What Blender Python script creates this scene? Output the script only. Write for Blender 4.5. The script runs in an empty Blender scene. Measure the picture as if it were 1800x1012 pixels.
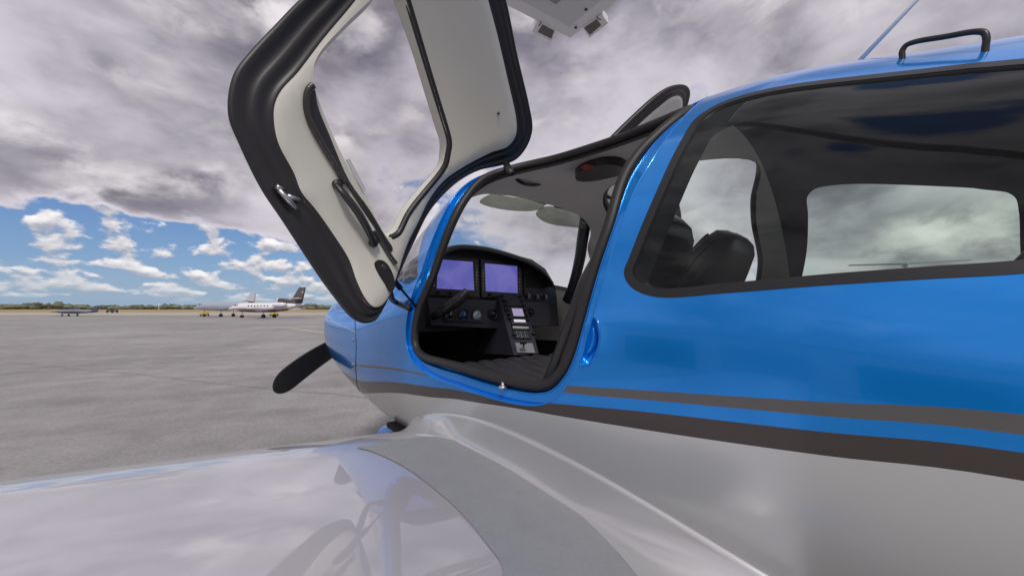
import bpy, bmesh, math, random
import numpy as np
from math import sin, cos, pi, atan, atan2, radians, hypot, sqrt, tan
from mathutils import Vector, Matrix, geometry
random.seed(7)
SC = bpy.context.scene
COL = SC.collection

# ------------------------------------------------------------------ camera
FPX, YAW, HOR = 680.0, 39.5, 542.0            # focal length in photo pixels, heading, horizon row
CAMP = np.array([-1.41, 0.0, 1.42])
PITCH = atan((HOR - 506) / FPX)
cd = bpy.data.cameras.new('camera'); cam = bpy.data.objects.new('camera', cd); COL.objects.link(cam)
cd.sensor_width = 36; cd.lens = 36 * FPX / 1800; cd.clip_start = 0.02; cd.clip_end = 20000
cam.location = CAMP; cam.rotation_euler = (pi / 2 + PITCH, 0, -radians(YAW))
SC.camera = cam
a = radians(YAW)
FWD = np.array([sin(a) * cos(PITCH), cos(a) * cos(PITCH), sin(PITCH)])
RGT = np.array([cos(a), -sin(a), 0.0]); UPV = np.cross(RGT, FWD)
def ray(px, py):
    d = FWD + RGT * (px - 900) / FPX - UPV * (py - 506) / FPX
    return d / np.linalg.norm(d)

# ------------------------------------------------------------------ view, sky and sun
SC.view_settings.view_transform = 'Standard'; SC.view_settings.look = 'None'
SC.view_settings.exposure = 0.45; SC.view_settings.gamma = 1.0
SUN_EL, SUN_HEAD = radians(50), radians(-145)   # heading measured clockwise from +Y (aircraft nose)
W = bpy.data.worlds.new('World'); SC.world = W; W.use_nodes = True
wt = W.node_tree; wt.nodes.clear()
def nd(t, kind, **kw):
    n = t.nodes.new(kind)
    for k, v in kw.items(): setattr(n, k, v)
    return n
class NB:
    """small helper for node maths"""
    def __init__(s, t): s.t = t
    def link(s, val, sock):
        if hasattr(val, 'is_output') or isinstance(val, bpy.types.NodeSocket): s.t.links.new(val, sock)
        else: sock.default_value = val
    def m(s, op, a, b=0.0, c=0.0, clamp=False):
        n = nd(s.t, 'ShaderNodeMath', operation=op, use_clamp=clamp)
        for i, v in enumerate((a, b, c)): s.link(v, n.inputs[i])
        return n.outputs[0]
    def vec(s, x, y, z):
        n = nd(s.t, 'ShaderNodeCombineXYZ')
        for i, v in enumerate((x, y, z)): s.link(v, n.inputs[i])
        return n.outputs[0]
    def ss(s, x, lo, hi):
        n = nd(s.t, 'ShaderNodeMapRange', interpolation_type='SMOOTHSTEP')
        s.link(x, n.inputs[0]); n.inputs[1].default_value = lo; n.inputs[2].default_value = hi
        return n.outputs[0]
    def noise(s, v, scale, detail=6, rough=.55, dist=0.0, lac=2.0, col=False):
        n = nd(s.t, 'ShaderNodeTexNoise'); n.inputs['Scale'].default_value = scale
        n.inputs['Detail'].default_value = detail; n.inputs['Roughness'].default_value = rough
        n.inputs['Distortion'].default_value = dist; n.inputs['Lacunarity'].default_value = lac
        if v is not None: s.t.links.new(v, n.inputs['Vector'])
        return n.outputs['Color' if col else 'Fac']
    def mix(s, f, a, b):
        n = nd(s.t, 'ShaderNodeMix', data_type='RGBA')
        s.link(f, n.inputs[0]); 
        for v, sk in ((a, n.inputs[6]), (b, n.inputs[7])):
            if isinstance(v, tuple): sk.default_value = (*v, 1)
            else: s.t.links.new(v, sk)
        return n.outputs[2]
b = NB(wt)
tc = nd(wt, 'ShaderNodeTexCoord'); sp = nd(wt, 'ShaderNodeSeparateXYZ'); wt.links.new(tc.outputs['Generated'], sp.inputs[0])
dx, dy, dz = sp.outputs
sky = nd(wt, 'ShaderNodeTexSky', sky_type='NISHITA'); sky.sun_disc = False
sky.sun_elevation = SUN_EL; sky.sun_rotation = SUN_HEAD; sky.dust_density = 1.6; sky.ozone_density = 1.4
zc = b.m('MAXIMUM', dz, 0.0)
den = b.m('ADD', zc, 0.17)
pxn = b.m('DIVIDE', dx, den); pyn = b.m('DIVIDE', dy, den)
def at2(ox, oy, oz): return b.vec(b.m('ADD', pxn, ox), b.m('ADD', pyn, oy), oz)
SX, SY = 2.3, 5.1
def dirv(ox, oz, k=1.75): return b.vec(b.m('ADD', dx, ox), dy, b.m('ADD', b.m('MULTIPLY', dz, k), oz))
big = b.noise(at2(SX, SY, 3.7), .75, 3, .5, .3)
med = b.noise(dirv(1.7, .4), 3.1, 6, .49, .2)
med2 = b.noise(dirv(1.7, .4 + .11), 3.1, 6, .49, .2)
fine = b.noise(dirv(4.1, 2.0), 10.0, 6, .55, .3)
edge = b.m('SUBTRACT', b.m('ADD', b.m('MULTIPLY', pxn, -.253), b.m('MULTIPLY', pyn, .967)), 2.90)   # > 0: beyond the deck's edge
edge = b.m('ADD', edge, b.m('MULTIPLY', b.m('SUBTRACT', med, .5), 1.5))
edge = b.m('ADD', edge, b.m('MULTIPLY', b.m('SUBTRACT', fine, .5), .9))
field = b.m('ADD', b.m('MULTIPLY', big, .38), b.m('MULTIPLY', med, .62))
field = b.m('ADD', field, b.m('MULTIPLY', b.m('SUBTRACT', fine, .5), .12))
field = b.m('ADD', field, b.m('MULTIPLY', b.ss(edge, -.18, .34), -.40))
cover = b.ss(field, .345, .42)
thick = b.ss(field, .40, .60)
lit = b.m('ADD', b.m('MULTIPLY', b.m('SUBTRACT', med, med2), 3.4), .12, clamp=True)
lit = b.m('MULTIPLY', lit, b.ss(fine, .30, .62))
deckcol = b.mix(thick, (4.7, 4.45, 4.95), (1.32, 1.22, 1.58))
deckcol = b.mix(b.m('MULTIPLY', lit, .95), deckcol, (7.9, 7.5, 7.6))
# small cumulus towards the horizon: rows that shrink with distance
az = b.m('ARCTAN2', dx, dy)
el = b.m('POWER', b.m('MAXIMUM', zc, .0005), .62)
def cu(off):
    return b.noise(b.vec(b.m('MULTIPLY', az, 9.0), b.m('ADD', b.m('MULTIPLY', el, 11.0), off), 4.2), 1.7, 8, .52, .15)
n1, n2 = cu(0.), cu(.17)
cucov = b.m('MULTIPLY', b.ss(b.m('ADD', n1, b.m('MULTIPLY', b.m('SUBTRACT', .11, zc), .35)), .485, .57), b.ss(zc, .006, .03))
cul = b.m('ADD', b.m('MULTIPLY', b.m('SUBTRACT', n1, n2), 4.5), .30, clamp=True)
cucol = b.mix(cul, (3.1, 3.15, 3.7), (7.6, 7.3, 7.2))
skyblue = b.mix(b.ss(zc, .02, .30), (1.2, 2.35, 4.2), (.35, 1.1, 3.4))
skycol = b.mix(.25, skyblue, sky.outputs[0])
c1 = b.mix(b.m('MULTIPLY', cucov, .95), skycol, cucol)
c1 = b.mix(b.m('MULTIPLY', b.m('SUBTRACT', 1.0, b.ss(zc, 0, .10)), .55), c1, (2.9, 3.65, 4.35))
c2 = b.mix(cover, c1, deckcol)
c3 = b.mix(b.ss(dz, -.02, .0), (2.0, 2.0, 2.05), c2)
bg = nd(wt, 'ShaderNodeBackground'); wt.links.new(c3, bg.inputs[0]); bg.inputs[1].default_value = .10
wo = nd(wt, 'ShaderNodeOutputWorld'); wt.links.new(bg.outputs[0], wo.inputs[0])
W.cycles.sampling_method = 'MANUAL'; W.cycles.sample_map_resolution = 1024

sl = bpy.data.lights.new('sun', 'SUN'); sl.energy = 1.5; sl.angle = radians(11); sl.color = (1, .96, .9)
so = bpy.data.objects.new('sun', sl); COL.objects.link(so); so.location = (-8, 2, 14)
sd = Vector((sin(SUN_HEAD) * cos(SUN_EL), cos(SUN_HEAD) * cos(SUN_EL), sin(SUN_EL)))
so.rotation_euler = sd.to_track_quat('Z', 'Y').to_euler()
SC.cycles.max_bounces = 10; SC.cycles.transparent_max_bounces = 16; SC.cycles.glossy_bounces = 5
SC.cycles.use_denoising = True
SC.cycles.sample_clamp_indirect = 6

# ------------------------------------------------------------------ materials
def pm(name, col, rough=.5, metal=0., coat=0., coatr=.04, spec=.5, noise=None, bump=None, emit=None, sheen=0):
    m = bpy.data.materials.new(name); m.use_nodes = True; t = m.node_tree
    p = t.nodes['Principled BSDF']; p.inputs['Base Color'].default_value = (*col, 1)
    p.inputs['Roughness'].default_value = rough; p.inputs['Metallic'].default_value = metal
    p.inputs['Coat Weight'].default_value = coat; p.inputs['Coat Roughness'].default_value = coatr
    p.inputs['Specular IOR Level'].default_value = spec
    q = NB(t); tcn = nd(t, 'ShaderNodeTexCoord')
    if noise:
        sc_, amt = noise
        f = q.noise(tcn.outputs['Object'], sc_, 6, .6)
        f2 = q.noise(tcn.outputs['Object'], sc_ * .13, 3, .5)
        f = q.m('ADD', q.m('MULTIPLY', f, .6), q.m('MULTIPLY', f2, .4))
        lo = tuple(c * (1 - amt) for c in col); hi = tuple(min(1, c * (1 + amt)) for c in col)
        t.links.new(q.mix(q.ss(f, .3, .7), lo, hi), p.inputs['Base Color'])
    if bump:
        sc_, st = bump
        bn = nd(t, 'ShaderNodeBump'); bn.inputs['Strength'].default_value = st; bn.inputs['Distance'].default_value = .002
        t.links.new(q.noise(tcn.outputs['Object'], sc_, 5, .6), bn.inputs['Height']); t.links.new(bn.outputs[0], p.inputs['Normal'])
    if emit:
        p.inputs['Emission Color'].default_value = (*emit[0], 1); p.inputs['Emission Strength'].default_value = emit[1]
    return m
def glass(name, tint, refl=1.0):
    m = bpy.data.materials.new(name); m.use_nodes = True; t = m.node_tree; t.nodes.clear()
    tr = nd(t, 'ShaderNodeBsdfTransparent'); tr.inputs[0].default_value = (*tint, 1)
    gl = nd(t, 'ShaderNodeBsdfGlossy'); gl.inputs['Roughness'].default_value = .015
    fr = nd(t, 'ShaderNodeFresnel'); geo = nd(t, 'ShaderNodeNewGeometry')
    ior = nd(t, 'ShaderNodeMapRange'); t.links.new(geo.outputs['Backfacing'], ior.inputs[0]); ior.inputs[3].default_value = 1.45; ior.inputs[4].default_value = 1 / 1.45
    t.links.new(ior.outputs[0], fr.inputs[0])
    mx = nd(t, 'ShaderNodeMixShader'); mm = nd(t, 'ShaderNodeMath', operation='MULTIPLY', use_clamp=True); mm.inputs[1].default_value = refl
    t.links.new(fr.outputs[0], mm.inputs[0]); t.links.new(mm.outputs[0], mx.inputs[0])
    t.links.new(tr.outputs[0], mx.inputs[1]); t.links.new(gl.outputs[0], mx.inputs[2])
    o = nd(t, 'ShaderNodeOutputMaterial'); t.links.new(mx.outputs[0], o.inputs[0])
    return m
M = dict(
    blue=pm('blue_paint', (.001, .265, .82), .17, .5, .5, .015),
    silver=pm('silver_paint', (.66, .67, .665), .27, .5, .35, .05, noise=(3, .03)),
    wing=pm('wing_paint', (.57, .555, .59), .3, .25, 1, .02, noise=(2, .025)),
    fairing=pm('fairing_paint', (.64, .64, .64), .25, .6, .5, .05),
    stripe=pm('dark_grey_paint', (.068, .054, .05), .38, .35, .5, .1),
    stripe2=pm('mid_grey_paint', (.13, .125, .125), .38, .35, .5, .1),
    walk=pm('antislip_grey', (.27, .28, .30), .8, noise=(140, .06), bump=(500, .3)),
    rubber=pm('black_rubber', (.016, .015, .017), .42, bump=(300, .15)),
    sealm=pm('seal_rubber', (.022, .02, .019), .5, bump=(260, .2)),
    blackp=pm('black_plastic', (.018, .018, .02), .38),
    panel=pm('panel_navy', (.028, .03, .042), .45, bump=(500, .15)),
    dark=pm('dark_carpet', (.012, .012, .014), .9),
    cream=pm('cream_trim', (.62, .61, .54), .6, bump=(350, .12), noise=(4, .03)),
    aft=pm('aft_trim_shaded', (.045, .045, .048), .8, bump=(300, .15)),  # dark base colour stands in for the dimness behind tinted glass
    head=pm('headliner', (.76, .74, .70), .75, bump=(300, .15)),
    leather=pm('black_leather', (.032, .030, .029), .3, bump=(220, .35)),
    chrome=pm('chrome', (.75, .74, .72), .18, 1.0),
    steel=pm('steel', (.42, .42, .43), .35, .9),
    white=pm('white_paint', (.78, .78, .77), .4, noise=(3, .04)),
    greyp=pm('grey_plastic', (.28, .29, .3), .5),
    antenna=pm('antenna_grey', (.72, .72, .70), .6),
    knob=pm('knob', (.02, .02, .022), .3),
    legend=pm('button_legend', (.55, .55, .56), .5),
    red=pm('red_tag', (.45, .03, .03), .6),
    lens=pm('lamp_lens', (.05, .028, .018), .2, coat=1),
    screen=None,
    screen2=pm('small_screen', (.05, .04, .06), .2, emit=((.30, .26, .40), .8)),
    lcd=pm('lcd', (.4, .38, .45), .4, emit=((.55, .5, .62), .7)),
    dialb=pm('dial_blue', (.012, .06, .20), .25, coat=.6),
    dialw=pm('dial_white', (.50, .60, .72), .3, coat=.6),
    dialk=pm('dial_black', (.015, .015, .018), .3, coat=.6),
    glassr=glass('window_glass', (.80, .88, .82)),
    glassw=glass('windshield_glass', (.93, .95, .93), 1.6),
    glassd=glass('door_glass', (.86, .85, .86), .8),
    visor=None,
)
def visor_mat():
    m = bpy.data.materials.new('visor_tint'); m.use_nodes = True; t = m.node_tree; t.nodes.clear()
    tr = nd(t, 'ShaderNodeBsdfTransparent'); tr.inputs[0].default_value = (.58, .60, .55, 1)
    p = nd(t, 'ShaderNodeBsdfPrincipled'); p.inputs['Base Color'].default_value = (.36, .37, .34, 1); p.inputs['Roughness'].default_value = .3
    mx = nd(t, 'ShaderNodeMixShader'); mx.inputs[0].default_value = .22
    t.links.new(tr.outputs[0], mx.inputs[1]); t.links.new(p.outputs[0], mx.inputs[2])
    o = nd(t, 'ShaderNodeOutputMaterial'); t.links.new(mx.outputs[0], o.inputs[0]); return m
M['visor'] = visor_mat()
def screen_mat():
    m = pm('screen', (.02, .02, .05), .15, coat=.8, emit=((.1, .1, .4), .8)); t = m.node_tree; q = NB(t); p = t.nodes['Principled BSDF']
    tcn = nd(t, 'ShaderNodeTexCoord'); f = q.noise(tcn.outputs['Object'], 5.0, 5, .55, .4)
    t.links.new(q.mix(q.ss(f, .32, .68), (.06, .065, .31), (.115, .105, .38)), p.inputs['Emission Color']); return m  # cloud reflections put into the screen glow as soft mottling
M['screen'] = screen_mat()
for _k, _i in (('wing', 2.3), ('blue', 1.6), ('fairing', 1.6), ('silver', 1.55)): M[_k].node_tree.nodes['Principled BSDF'].inputs['Coat IOR'].default_value = _i

# ------------------------------------------------------------------ mesh helpers
def mk(name, V, F, mat, parent=None, smooth=True, N=None):
    me = bpy.data.meshes.new(name); me.from_pydata([tuple(map(float, v)) for v in V], [], [tuple(f) for f in F]); me.update()
    me.materials.append(M[mat] if isinstance(mat, str) else mat)
    me.polygons.foreach_set('use_smooth', [smooth] * len(me.polygons))
    if N is not None: me.normals_split_custom_set_from_vertices([tuple(map(float, n)) for n in N])
    o = bpy.data.objects.new(name, me); COL.objects.link(o)
    if parent is not None:
        o.parent = parent
        if parent.type == 'EMPTY': o.matrix_parent_inverse = Matrix.Translation(-Vector(parent.location))
    return o
def empty(name, loc, label, cat, group=None):
    o = bpy.data.objects.new(name, None); COL.objects.link(o); o.location = loc; o.empty_display_size = .2
    o['label'] = label; o['category'] = cat
    if group: o['group'] = group
    return o
def tag(o, label, cat, group=None):
    o['label'] = label; o['category'] = cat
    if group: o['group'] = group
    return o
def struct(o, kind='structure'):
    o['kind'] = kind; return o
def mirx(V): return [(-v[0], v[1], v[2]) for v in V]
def flip(F): return [tuple(reversed(f)) for f in F]
def join(*vf):
    V = []; F = []
    for v, f in vf:
        k = len(V); V += list(v); F += [tuple(i + k for i in g) for g in f]
    return V, F
def both(V, F): return join((V, F), (mirx(V), flip(F)))
def cmr(pts, n=8, closed=True):
    pts = [np.array(p, float) for p in pts]; out = []; L = len(pts)
    for i in range(L if closed else L - 1):
        if closed: p0, p1, p2, p3 = pts[i - 1], pts[i], pts[(i + 1) % L], pts[(i + 2) % L]
        else: p0, p1, p2, p3 = pts[max(i - 1, 0)], pts[i], pts[i + 1], pts[min(i + 2, L - 1)]
        # centripetal
        t0 = 0; t1 = t0 + max(np.linalg.norm(p1 - p0), 1e-6) ** .5; t2 = t1 + max(np.linalg.norm(p2 - p1), 1e-6) ** .5; t3 = t2 + max(np.linalg.norm(p3 - p2), 1e-6) ** .5
        for k in range(n):
            t = t1 + (t2 - t1) * k / n
            A1 = (t1 - t) / (t1 - t0) * p0 + (t - t0) / (t1 - t0) * p1; A2 = (t2 - t) / (t2 - t1) * p1 + (t - t1) / (t2 - t1) * p2; A3 = (t3 - t) / (t3 - t2) * p2 + (t - t2) / (t3 - t2) * p3
            B1 = (t2 - t) / (t2 - t0) * A1 + (t - t0) / (t2 - t0) * A2; B2 = (t3 - t) / (t3 - t1) * A2 + (t - t1) / (t3 - t1) * A3
            out.append((t2 - t) / (t2 - t1) * B1 + (t - t1) / (t2 - t1) * B2)
    if not closed: out.append(pts[-1])
    return out
def resample(pts, n, closed=True):
    P = np.array(pts, float)
    if closed: P = np.vstack([P, P[:1]])
    s = np.concatenate([[0], np.cumsum(np.linalg.norm(np.diff(P, axis=0), axis=1))])
    t = np.linspace(0, s[-1], n + 1)[:n] if closed else np.linspace(0, s[-1], n)
    return np.stack([np.interp(t, s, P[:, k]) for k in range(P.shape[1])], 1)
def grid(rows, closed=False, loop=False):
    """faces of a loft: rows of equal length; closed = each row is a ring, loop = last row joins the first"""
    n = len(rows[0]); V = [v for r in rows for v in r]; F = []
    R = len(rows)
    for i in range(R if loop else R - 1):
        for j in range(n if closed else n - 1):
            k = (j + 1) % n; i2 = (i + 1) % R
            F.append((i * n + j, i * n + k, i2 * n + k, i2 * n + j))
    return V, F
def tube(pts, r, closed=False, seg=8, flat=None):
    P = [np.array(p, float) for p in pts]; n = len(P); rows = []; up = None
    for i in range(n):
        a = P[i - 1] if (closed or i > 0) else P[i]; c = P[(i + 1) % n] if (closed or i < n - 1) else P[i]
        t = c - a; t /= np.linalg.norm(t) + 1e-12
        if up is None:
            up = np.array([0, 0, 1.]) if abs(t[2]) < .9 else np.array([1., 0, 0])
        s = np.cross(t, up); s /= np.linalg.norm(s) + 1e-12; up = np.cross(s, t)
        rr = r(i / (n - 1)) if callable(r) else r
        rows.append([P[i] + s * cos(2 * pi * k / seg) * rr + up * sin(2 * pi * k / seg) * rr * (flat or 1) for k in range(seg)])
    V, F = grid(rows, True, closed)
    if not closed:
        F.append(tuple(range(seg - 1, -1, -1))); F.append(tuple(range(len(V) - seg, len(V))))
    return V, F
def box(c, s, bev=.0, rot=None, seg=2):
    bm = bmesh.new(); bmesh.ops.create_cube(bm, size=1)
    for v in bm.verts: v.co = Vector((v.co.x * s[0], v.co.y * s[1], v.co.z * s[2]))
    if bev: bmesh.ops.bevel(bm, geom=bm.edges[:], offset=bev, segments=seg, affect='EDGES', profile=.5)
    R = rot if rot is not None else Matrix.Identity(3)
    bm.verts.index_update(); V = [tuple(R @ v.co + Vector(c)) for v in bm.verts]; F = [tuple(v.index for v in f.verts) for f in bm.faces]; bm.free(); return V, F
def prism(front, back):
    """solid between two equal polygons"""
    n = len(front); V = list(front) + list(back); F = [tuple(range(n)), tuple(range(2 * n - 1, n - 1, -1))]
    F += [(j, j + n, (j + 1) % n + n, (j + 1) % n) for j in range(n)]
    return V, F
def lathe(prof, c, axis='Y', seg=24):
    rows = []
    for (h, r) in prof:
        ring = []
        for k in range(seg):
            u, v = r * cos(2 * pi * k / seg), r * sin(2 * pi * k / seg)
            p = {'Y': (u, h, v), 'Z': (u, v, h), 'X': (h, u, v)}[axis]
            ring.append((c[0] + p[0], c[1] + p[1], c[2] + p[2]))
        rows.append(ring)
    V, F = grid(rows, True); F.append(tuple(range(seg - 1, -1, -1))); F.append(tuple(range(len(V) - seg, len(V)))); return V, F
_ip = {}
def inpoly(x, y, P):
    k = id(P)
    if k not in _ip or _ip[k][0] is not P:
        A = np.array([(p[0], p[1]) for p in P], float); B = np.roll(A, 1, 0); dy_ = B[:, 1] - A[:, 1]; dy_[dy_ == 0] = 1e-30
        _ip[k] = (P, A[:, 0].copy(), A[:, 1].copy(), B[:, 1].copy(), (B[:, 0] - A[:, 0]) / dy_)
    _, ax, ay, by, sl_ = _ip[k]
    return bool(np.count_nonzero(((ay > y) != (by > y)) & (x < sl_ * (y - ay) + ax)) & 1)
def cdt(loops, pts, chains=()):
    """constrained triangulation of 2D loops + loose points"""
    V = [Vector((p[0], p[1])) for p in pts]; E = []
    for L in loops:
        k = len(V); n = len(L); V += [Vector((p[0], p[1])) for p in L]; E += [(k + i, k + (i + 1) % n) for i in range(n)]
    for L in chains:
        k = len(V); n = len(L); V += [Vector((p[0], p[1])) for p in L]; E += [(k + i, k + i + 1) for i in range(n - 1)]
    vo, eo, fo, _, _, _ = geometry.delaunay_2d_cdt(V, E, [], 0, 1e-6)
    return [(v.x, v.y) for v in vo], [tuple(f) for f in fo]
def sub(vs, fs):
    """compact a vertex list to those used by fs"""
    idx = {}; F = []
    for f in fs:
        F.append(tuple(idx.setdefault(i, len(idx)) for i in f))
    order = sorted(idx, key=idx.get)
    return order, F
def shrink(P, d):
    """inset a 2D loop by d"""
    P = np.array(P, float); n = len(P); A = 0.5 * np.sum(P[:, 0] * np.roll(P[:, 1], -1) - np.roll(P[:, 0], -1) * P[:, 1]); s = 1 if A > 0 else -1
    out = []
    for i in range(n):
        t = P[(i + 1) % n] - P[i - 1]; t /= np.linalg.norm(t) + 1e-12; out.append(P[i] + s * d * np.array([-t[1], t[0]]))
    return np.array(out)
def pchip(xs, ys):
    xs = np.array(xs, float); ys = np.array(ys, float); h = np.diff(xs); d = np.diff(ys) / h; m = np.zeros(len(xs))
    for i in range(1, len(xs) - 1):
        if d[i - 1] * d[i] > 0:
            w1 = 2 * h[i] + h[i - 1]; w2 = h[i] + 2 * h[i - 1]; m[i] = (w1 + w2) / (w1 / d[i - 1] + w2 / d[i])
    m[0] = d[0]; m[-1] = d[-1]; n = len(h); X = list(xs)
    import bisect
    def fn(x):
        x = min(max(x, X[0]), X[-1]); i = min(max(bisect.bisect_left(X, x) - 1, 0), n - 1); t = (x - X[i]) / h[i]
        return float((1 + 2 * t) * (1 - t) ** 2 * ys[i] + t * (1 - t) ** 2 * h[i] * m[i] + t * t * (3 - 2 * t) * ys[i + 1] + t * t * (t - 1) * h[i] * m[i + 1])
    return fn

# ------------------------------------------------------------------ ground
def strip_along(d0, d1, half, z):
    """a strip of ground square to the view axis, from d0 to d1 metres ahead"""
    f = np.array([sin(a), cos(a), 0]); c = np.array([CAMP[0], 0, z])
    return [c + f * d0 - RGT * half, c + f * d0 + RGT * half, c + f * d1 + RGT * half, c + f * d1 - RGT * half]
def ground_mat():
    m = bpy.data.materials.new('apron_concrete'); m.use_nodes = True; t = m.node_tree; p = t.nodes['Principled BSDF']; q = NB(t)
    tcn = nd(t, 'ShaderNodeTexCoord'); mp = nd(t, 'ShaderNodeMapping'); t.links.new(tcn.outputs['Object'], mp.inputs[0])
    mp.inputs['Rotation'].default_value = (0, 0, .3)
    v = mp.outputs[0]
    fine = q.noise(v, 26, 8, .7); mid = q.noise(v, 1.6, 6, .6, .6); bigp = q.noise(v, .12, 4, .55, .5)
    mp2 = nd(t, 'ShaderNodeMapping'); t.links.new(v, mp2.inputs[0]); mp2.inputs['Scale'].default_value = (.05, 1.3, 1); mp2.inputs['Rotation'].default_value = (0, 0, .35)
    streak = q.noise(mp2.outputs[0], 1.0, 6, .6, .4)
    mp3 = nd(t, 'ShaderNodeMapping'); t.links.new(v, mp3.inputs[0]); mp3.inputs['Scale'].default_value = (.9, .035, 1); mp3.inputs['Rotation'].default_value = (0, 0, .9)
    streak2 = q.noise(mp3.outputs[0], 1.0, 5, .6, .4)
    s = q.m('ADD', q.m('ADD', q.m('MULTIPLY', fine, .34), q.m('MULTIPLY', mid, .22)), q.m('ADD', q.m('MULTIPLY', bigp, .32), q.m('ADD', q.m('MULTIPLY', streak, .12), q.m('MULTIPLY', streak2, .10))))
    col = q.mix(q.ss(s, .41, .69), (.20, .19, .187), (.385, .37, .364))
    # paving joints
    br = nd(t, 'ShaderNodeTexBrick'); t.links.new(v, br.inputs[0]); br.offset = 0; br.inputs['Scale'].default_value = 1
    br.inputs['Brick Width'].default_value = 7.5; br.inputs['Row Height'].default_value = 7.5; br.inputs['Mortar Size'].default_value = .018; br.inputs['Mortar Smooth'].default_value = .3
    jm = q.m('MULTIPLY', br.outputs['Fac'], q.ss(q.noise(v, .5, 4), .36, .56))
    col = q.mix(q.m('MULTIPLY', jm, .55), col, (.15, .14, .135))
    pale = q.ss(q.m('ADD', q.m('MULTIPLY', streak, .6), q.m('MULTIPLY', q.noise(v, .7, 5, .6, 1.0), .4)), .58, .70)
    col = q.mix(q.m('MULTIPLY', pale, .35), col, (.50, .485, .47))
    t.links.new(col, p.inputs['Base Color']); p.inputs['Roughness'].default_value = .85
    bn = nd(t, 'ShaderNodeBump'); bn.inputs['Strength'].default_value = .45; bn.inputs['Distance'].default_value = .01
    t.links.new(q.m('ADD', q.noise(v, 30, 8, .7), q.m('MULTIPLY', q.noise(v, 120, 3, .6), .5)), bn.inputs['Height']); t.links.new(bn.outputs[0], p.inputs['Normal'])
    return m
R_ = 9000
o = mk('ground', [(-R_, -R_, 0), (R_, -R_, 0), (R_, R_, 0), (-R_, R_, 0)], [(0, 1, 2, 3)], pm('dry_grass', (.36, .27, .125), .95, noise=(.05, .3)), None, False); struct(o)
o = mk('apron', strip_along(-160, 74, 420, .006), [(0, 1, 2, 3)], ground_mat(), None, False); struct(o)
o = mk('taxiway', strip_along(82, 138, 420, .006), [(0, 1, 2, 3)], pm('taxiway_concrete', (.42, .39, .35), .9, noise=(.2, .12)), None, False); struct(o)
o = mk('verge', strip_along(74, 82, 420, .008), [(0, 1, 2, 3)], pm('verge_grass', (.30, .25, .15), .95, noise=(.3, .35)), None, False); struct(o)
def gpt(px, py, z=0.):
    d = ray(px, py); return CAMP + d * (z - CAMP[2]) / d[2]
def at_depth(px, depth, z=0.):
    """a point at a given distance along the view axis, in the direction of column px"""
    f = np.array([sin(a), cos(a), 0]); q = np.array([CAMP[0], 0, 0]) + f * depth + RGT * depth * (px - 900) / FPX; q[2] = z; return q
# worn painted guide line
p0, p1, p2 = gpt(300, 577, .011), gpt(455, 574, .011), gpt(600, 590, .011)
def line_strip(pts, w, z=.011):
    rows = []
    P = cmr(pts, 10, False)
    for i, p in enumerate(P):
        t = P[min(i + 1, len(P) - 1)] - P[max(i - 1, 0)]; n = np.array([-t[1], t[0], 0]); n /= np.linalg.norm(n); rows.append([(*(p + n * w)[:2], z), (*(p - n * w)[:2], z)])
    return grid(rows)
jm_ = pm('sealed_joint', (.19, .185, .183), .85, noise=(.6, .3))
for jpts, jw in (([(-60,626),(0,634),(150,650),(240,657),(330,668),(450,681),(600,694),(700,706)], .009), ([(60,600),(200,594),(380,588),(560,584)], .018)):
    pts_ = [p + np.array([random.uniform(-.03, .03), random.uniform(-.03, .03), 0]) for p in cmr([gpt(x, y, .0085) for x, y in jpts], 5, False)]
    struct(mk('pavement_joint', *line_strip(pts_, jw, .0085), jm_, None, False))
lm = pm('worn_line', (.52, .46, .34), .9, noise=(1.5, .25))
struct(mk('guide_line', *line_strip([p0, p1, p2], .12), lm, None, False))

# ------------------------------------------------------------------ the parked light aircraft: fuselage surface
ST = [  # Y    half W  top   bottom waist  upper, lower exponent
(-3.8,.10,1.60,1.36,1.48,2,2),(-2.6,.24,1.66,1.12,1.40,2.0,2.1),(-1.3,.44,1.74,.82,1.30,2.0,2.1),(-.6,.56,1.84,.68,1.24,2.0,2.15),
(0.0,.635,2.0,.60,1.2,2.05,1.95),(.35,.655,2.088,.58,1.2,2.15,1.9),(.65,.66,2.105,.57,1.2,2.22,1.88),(.95,.665,2.108,.56,1.2,2.45,1.88),
(1.2,.67,2.105,.56,1.2,2.9,1.88),(1.4,.67,2.075,.56,1.19,3.5,1.9),(1.7,.665,1.945,.57,1.18,3.7,1.95),(2.0,.655,1.79,.58,1.17,3.4,2.0),
(2.4,.64,1.67,.60,1.16,2.9,2.05),(2.9,.625,1.635,.66,1.20,2.6,2.0),(3.3,.60,1.61,.75,1.24,2.5,2.0),(3.55,.54,1.56,.84,1.26,2.4,1.95),
(3.72,.43,1.49,.95,1.25,2.2,1.95),(3.8,.30,1.42,1.03,1.24,2.1,2.0),(3.83,.18,1.35,1.1,1.23,2,2)]
_st = np.array(ST); _fn = [pchip(_st[:, 0], _st[:, i]) for i in range(1, 7)]
_cache = {}
def sec(Y):
    k = round(Y, 5)
    if k not in _cache: _cache[k] = tuple(f(k) for f in _fn)
    return _cache[k]
def rad(Y, ph):
    Wd, T, B, C, nu, nl = sec(Y); sn, cs = sin(ph), cos(ph)
    if cs >= 0: H, n = T - C, nu
    else: H, n = C - B, nl
    return (abs(sn / Wd) ** n + abs(cs / H) ** n) ** (-1 / n), C
def fp(Y, ph, off=0.):
    r, C = rad(Y, ph); r -= off
    return np.array([-r * sin(ph), Y, C + r * cos(ph)])
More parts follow.
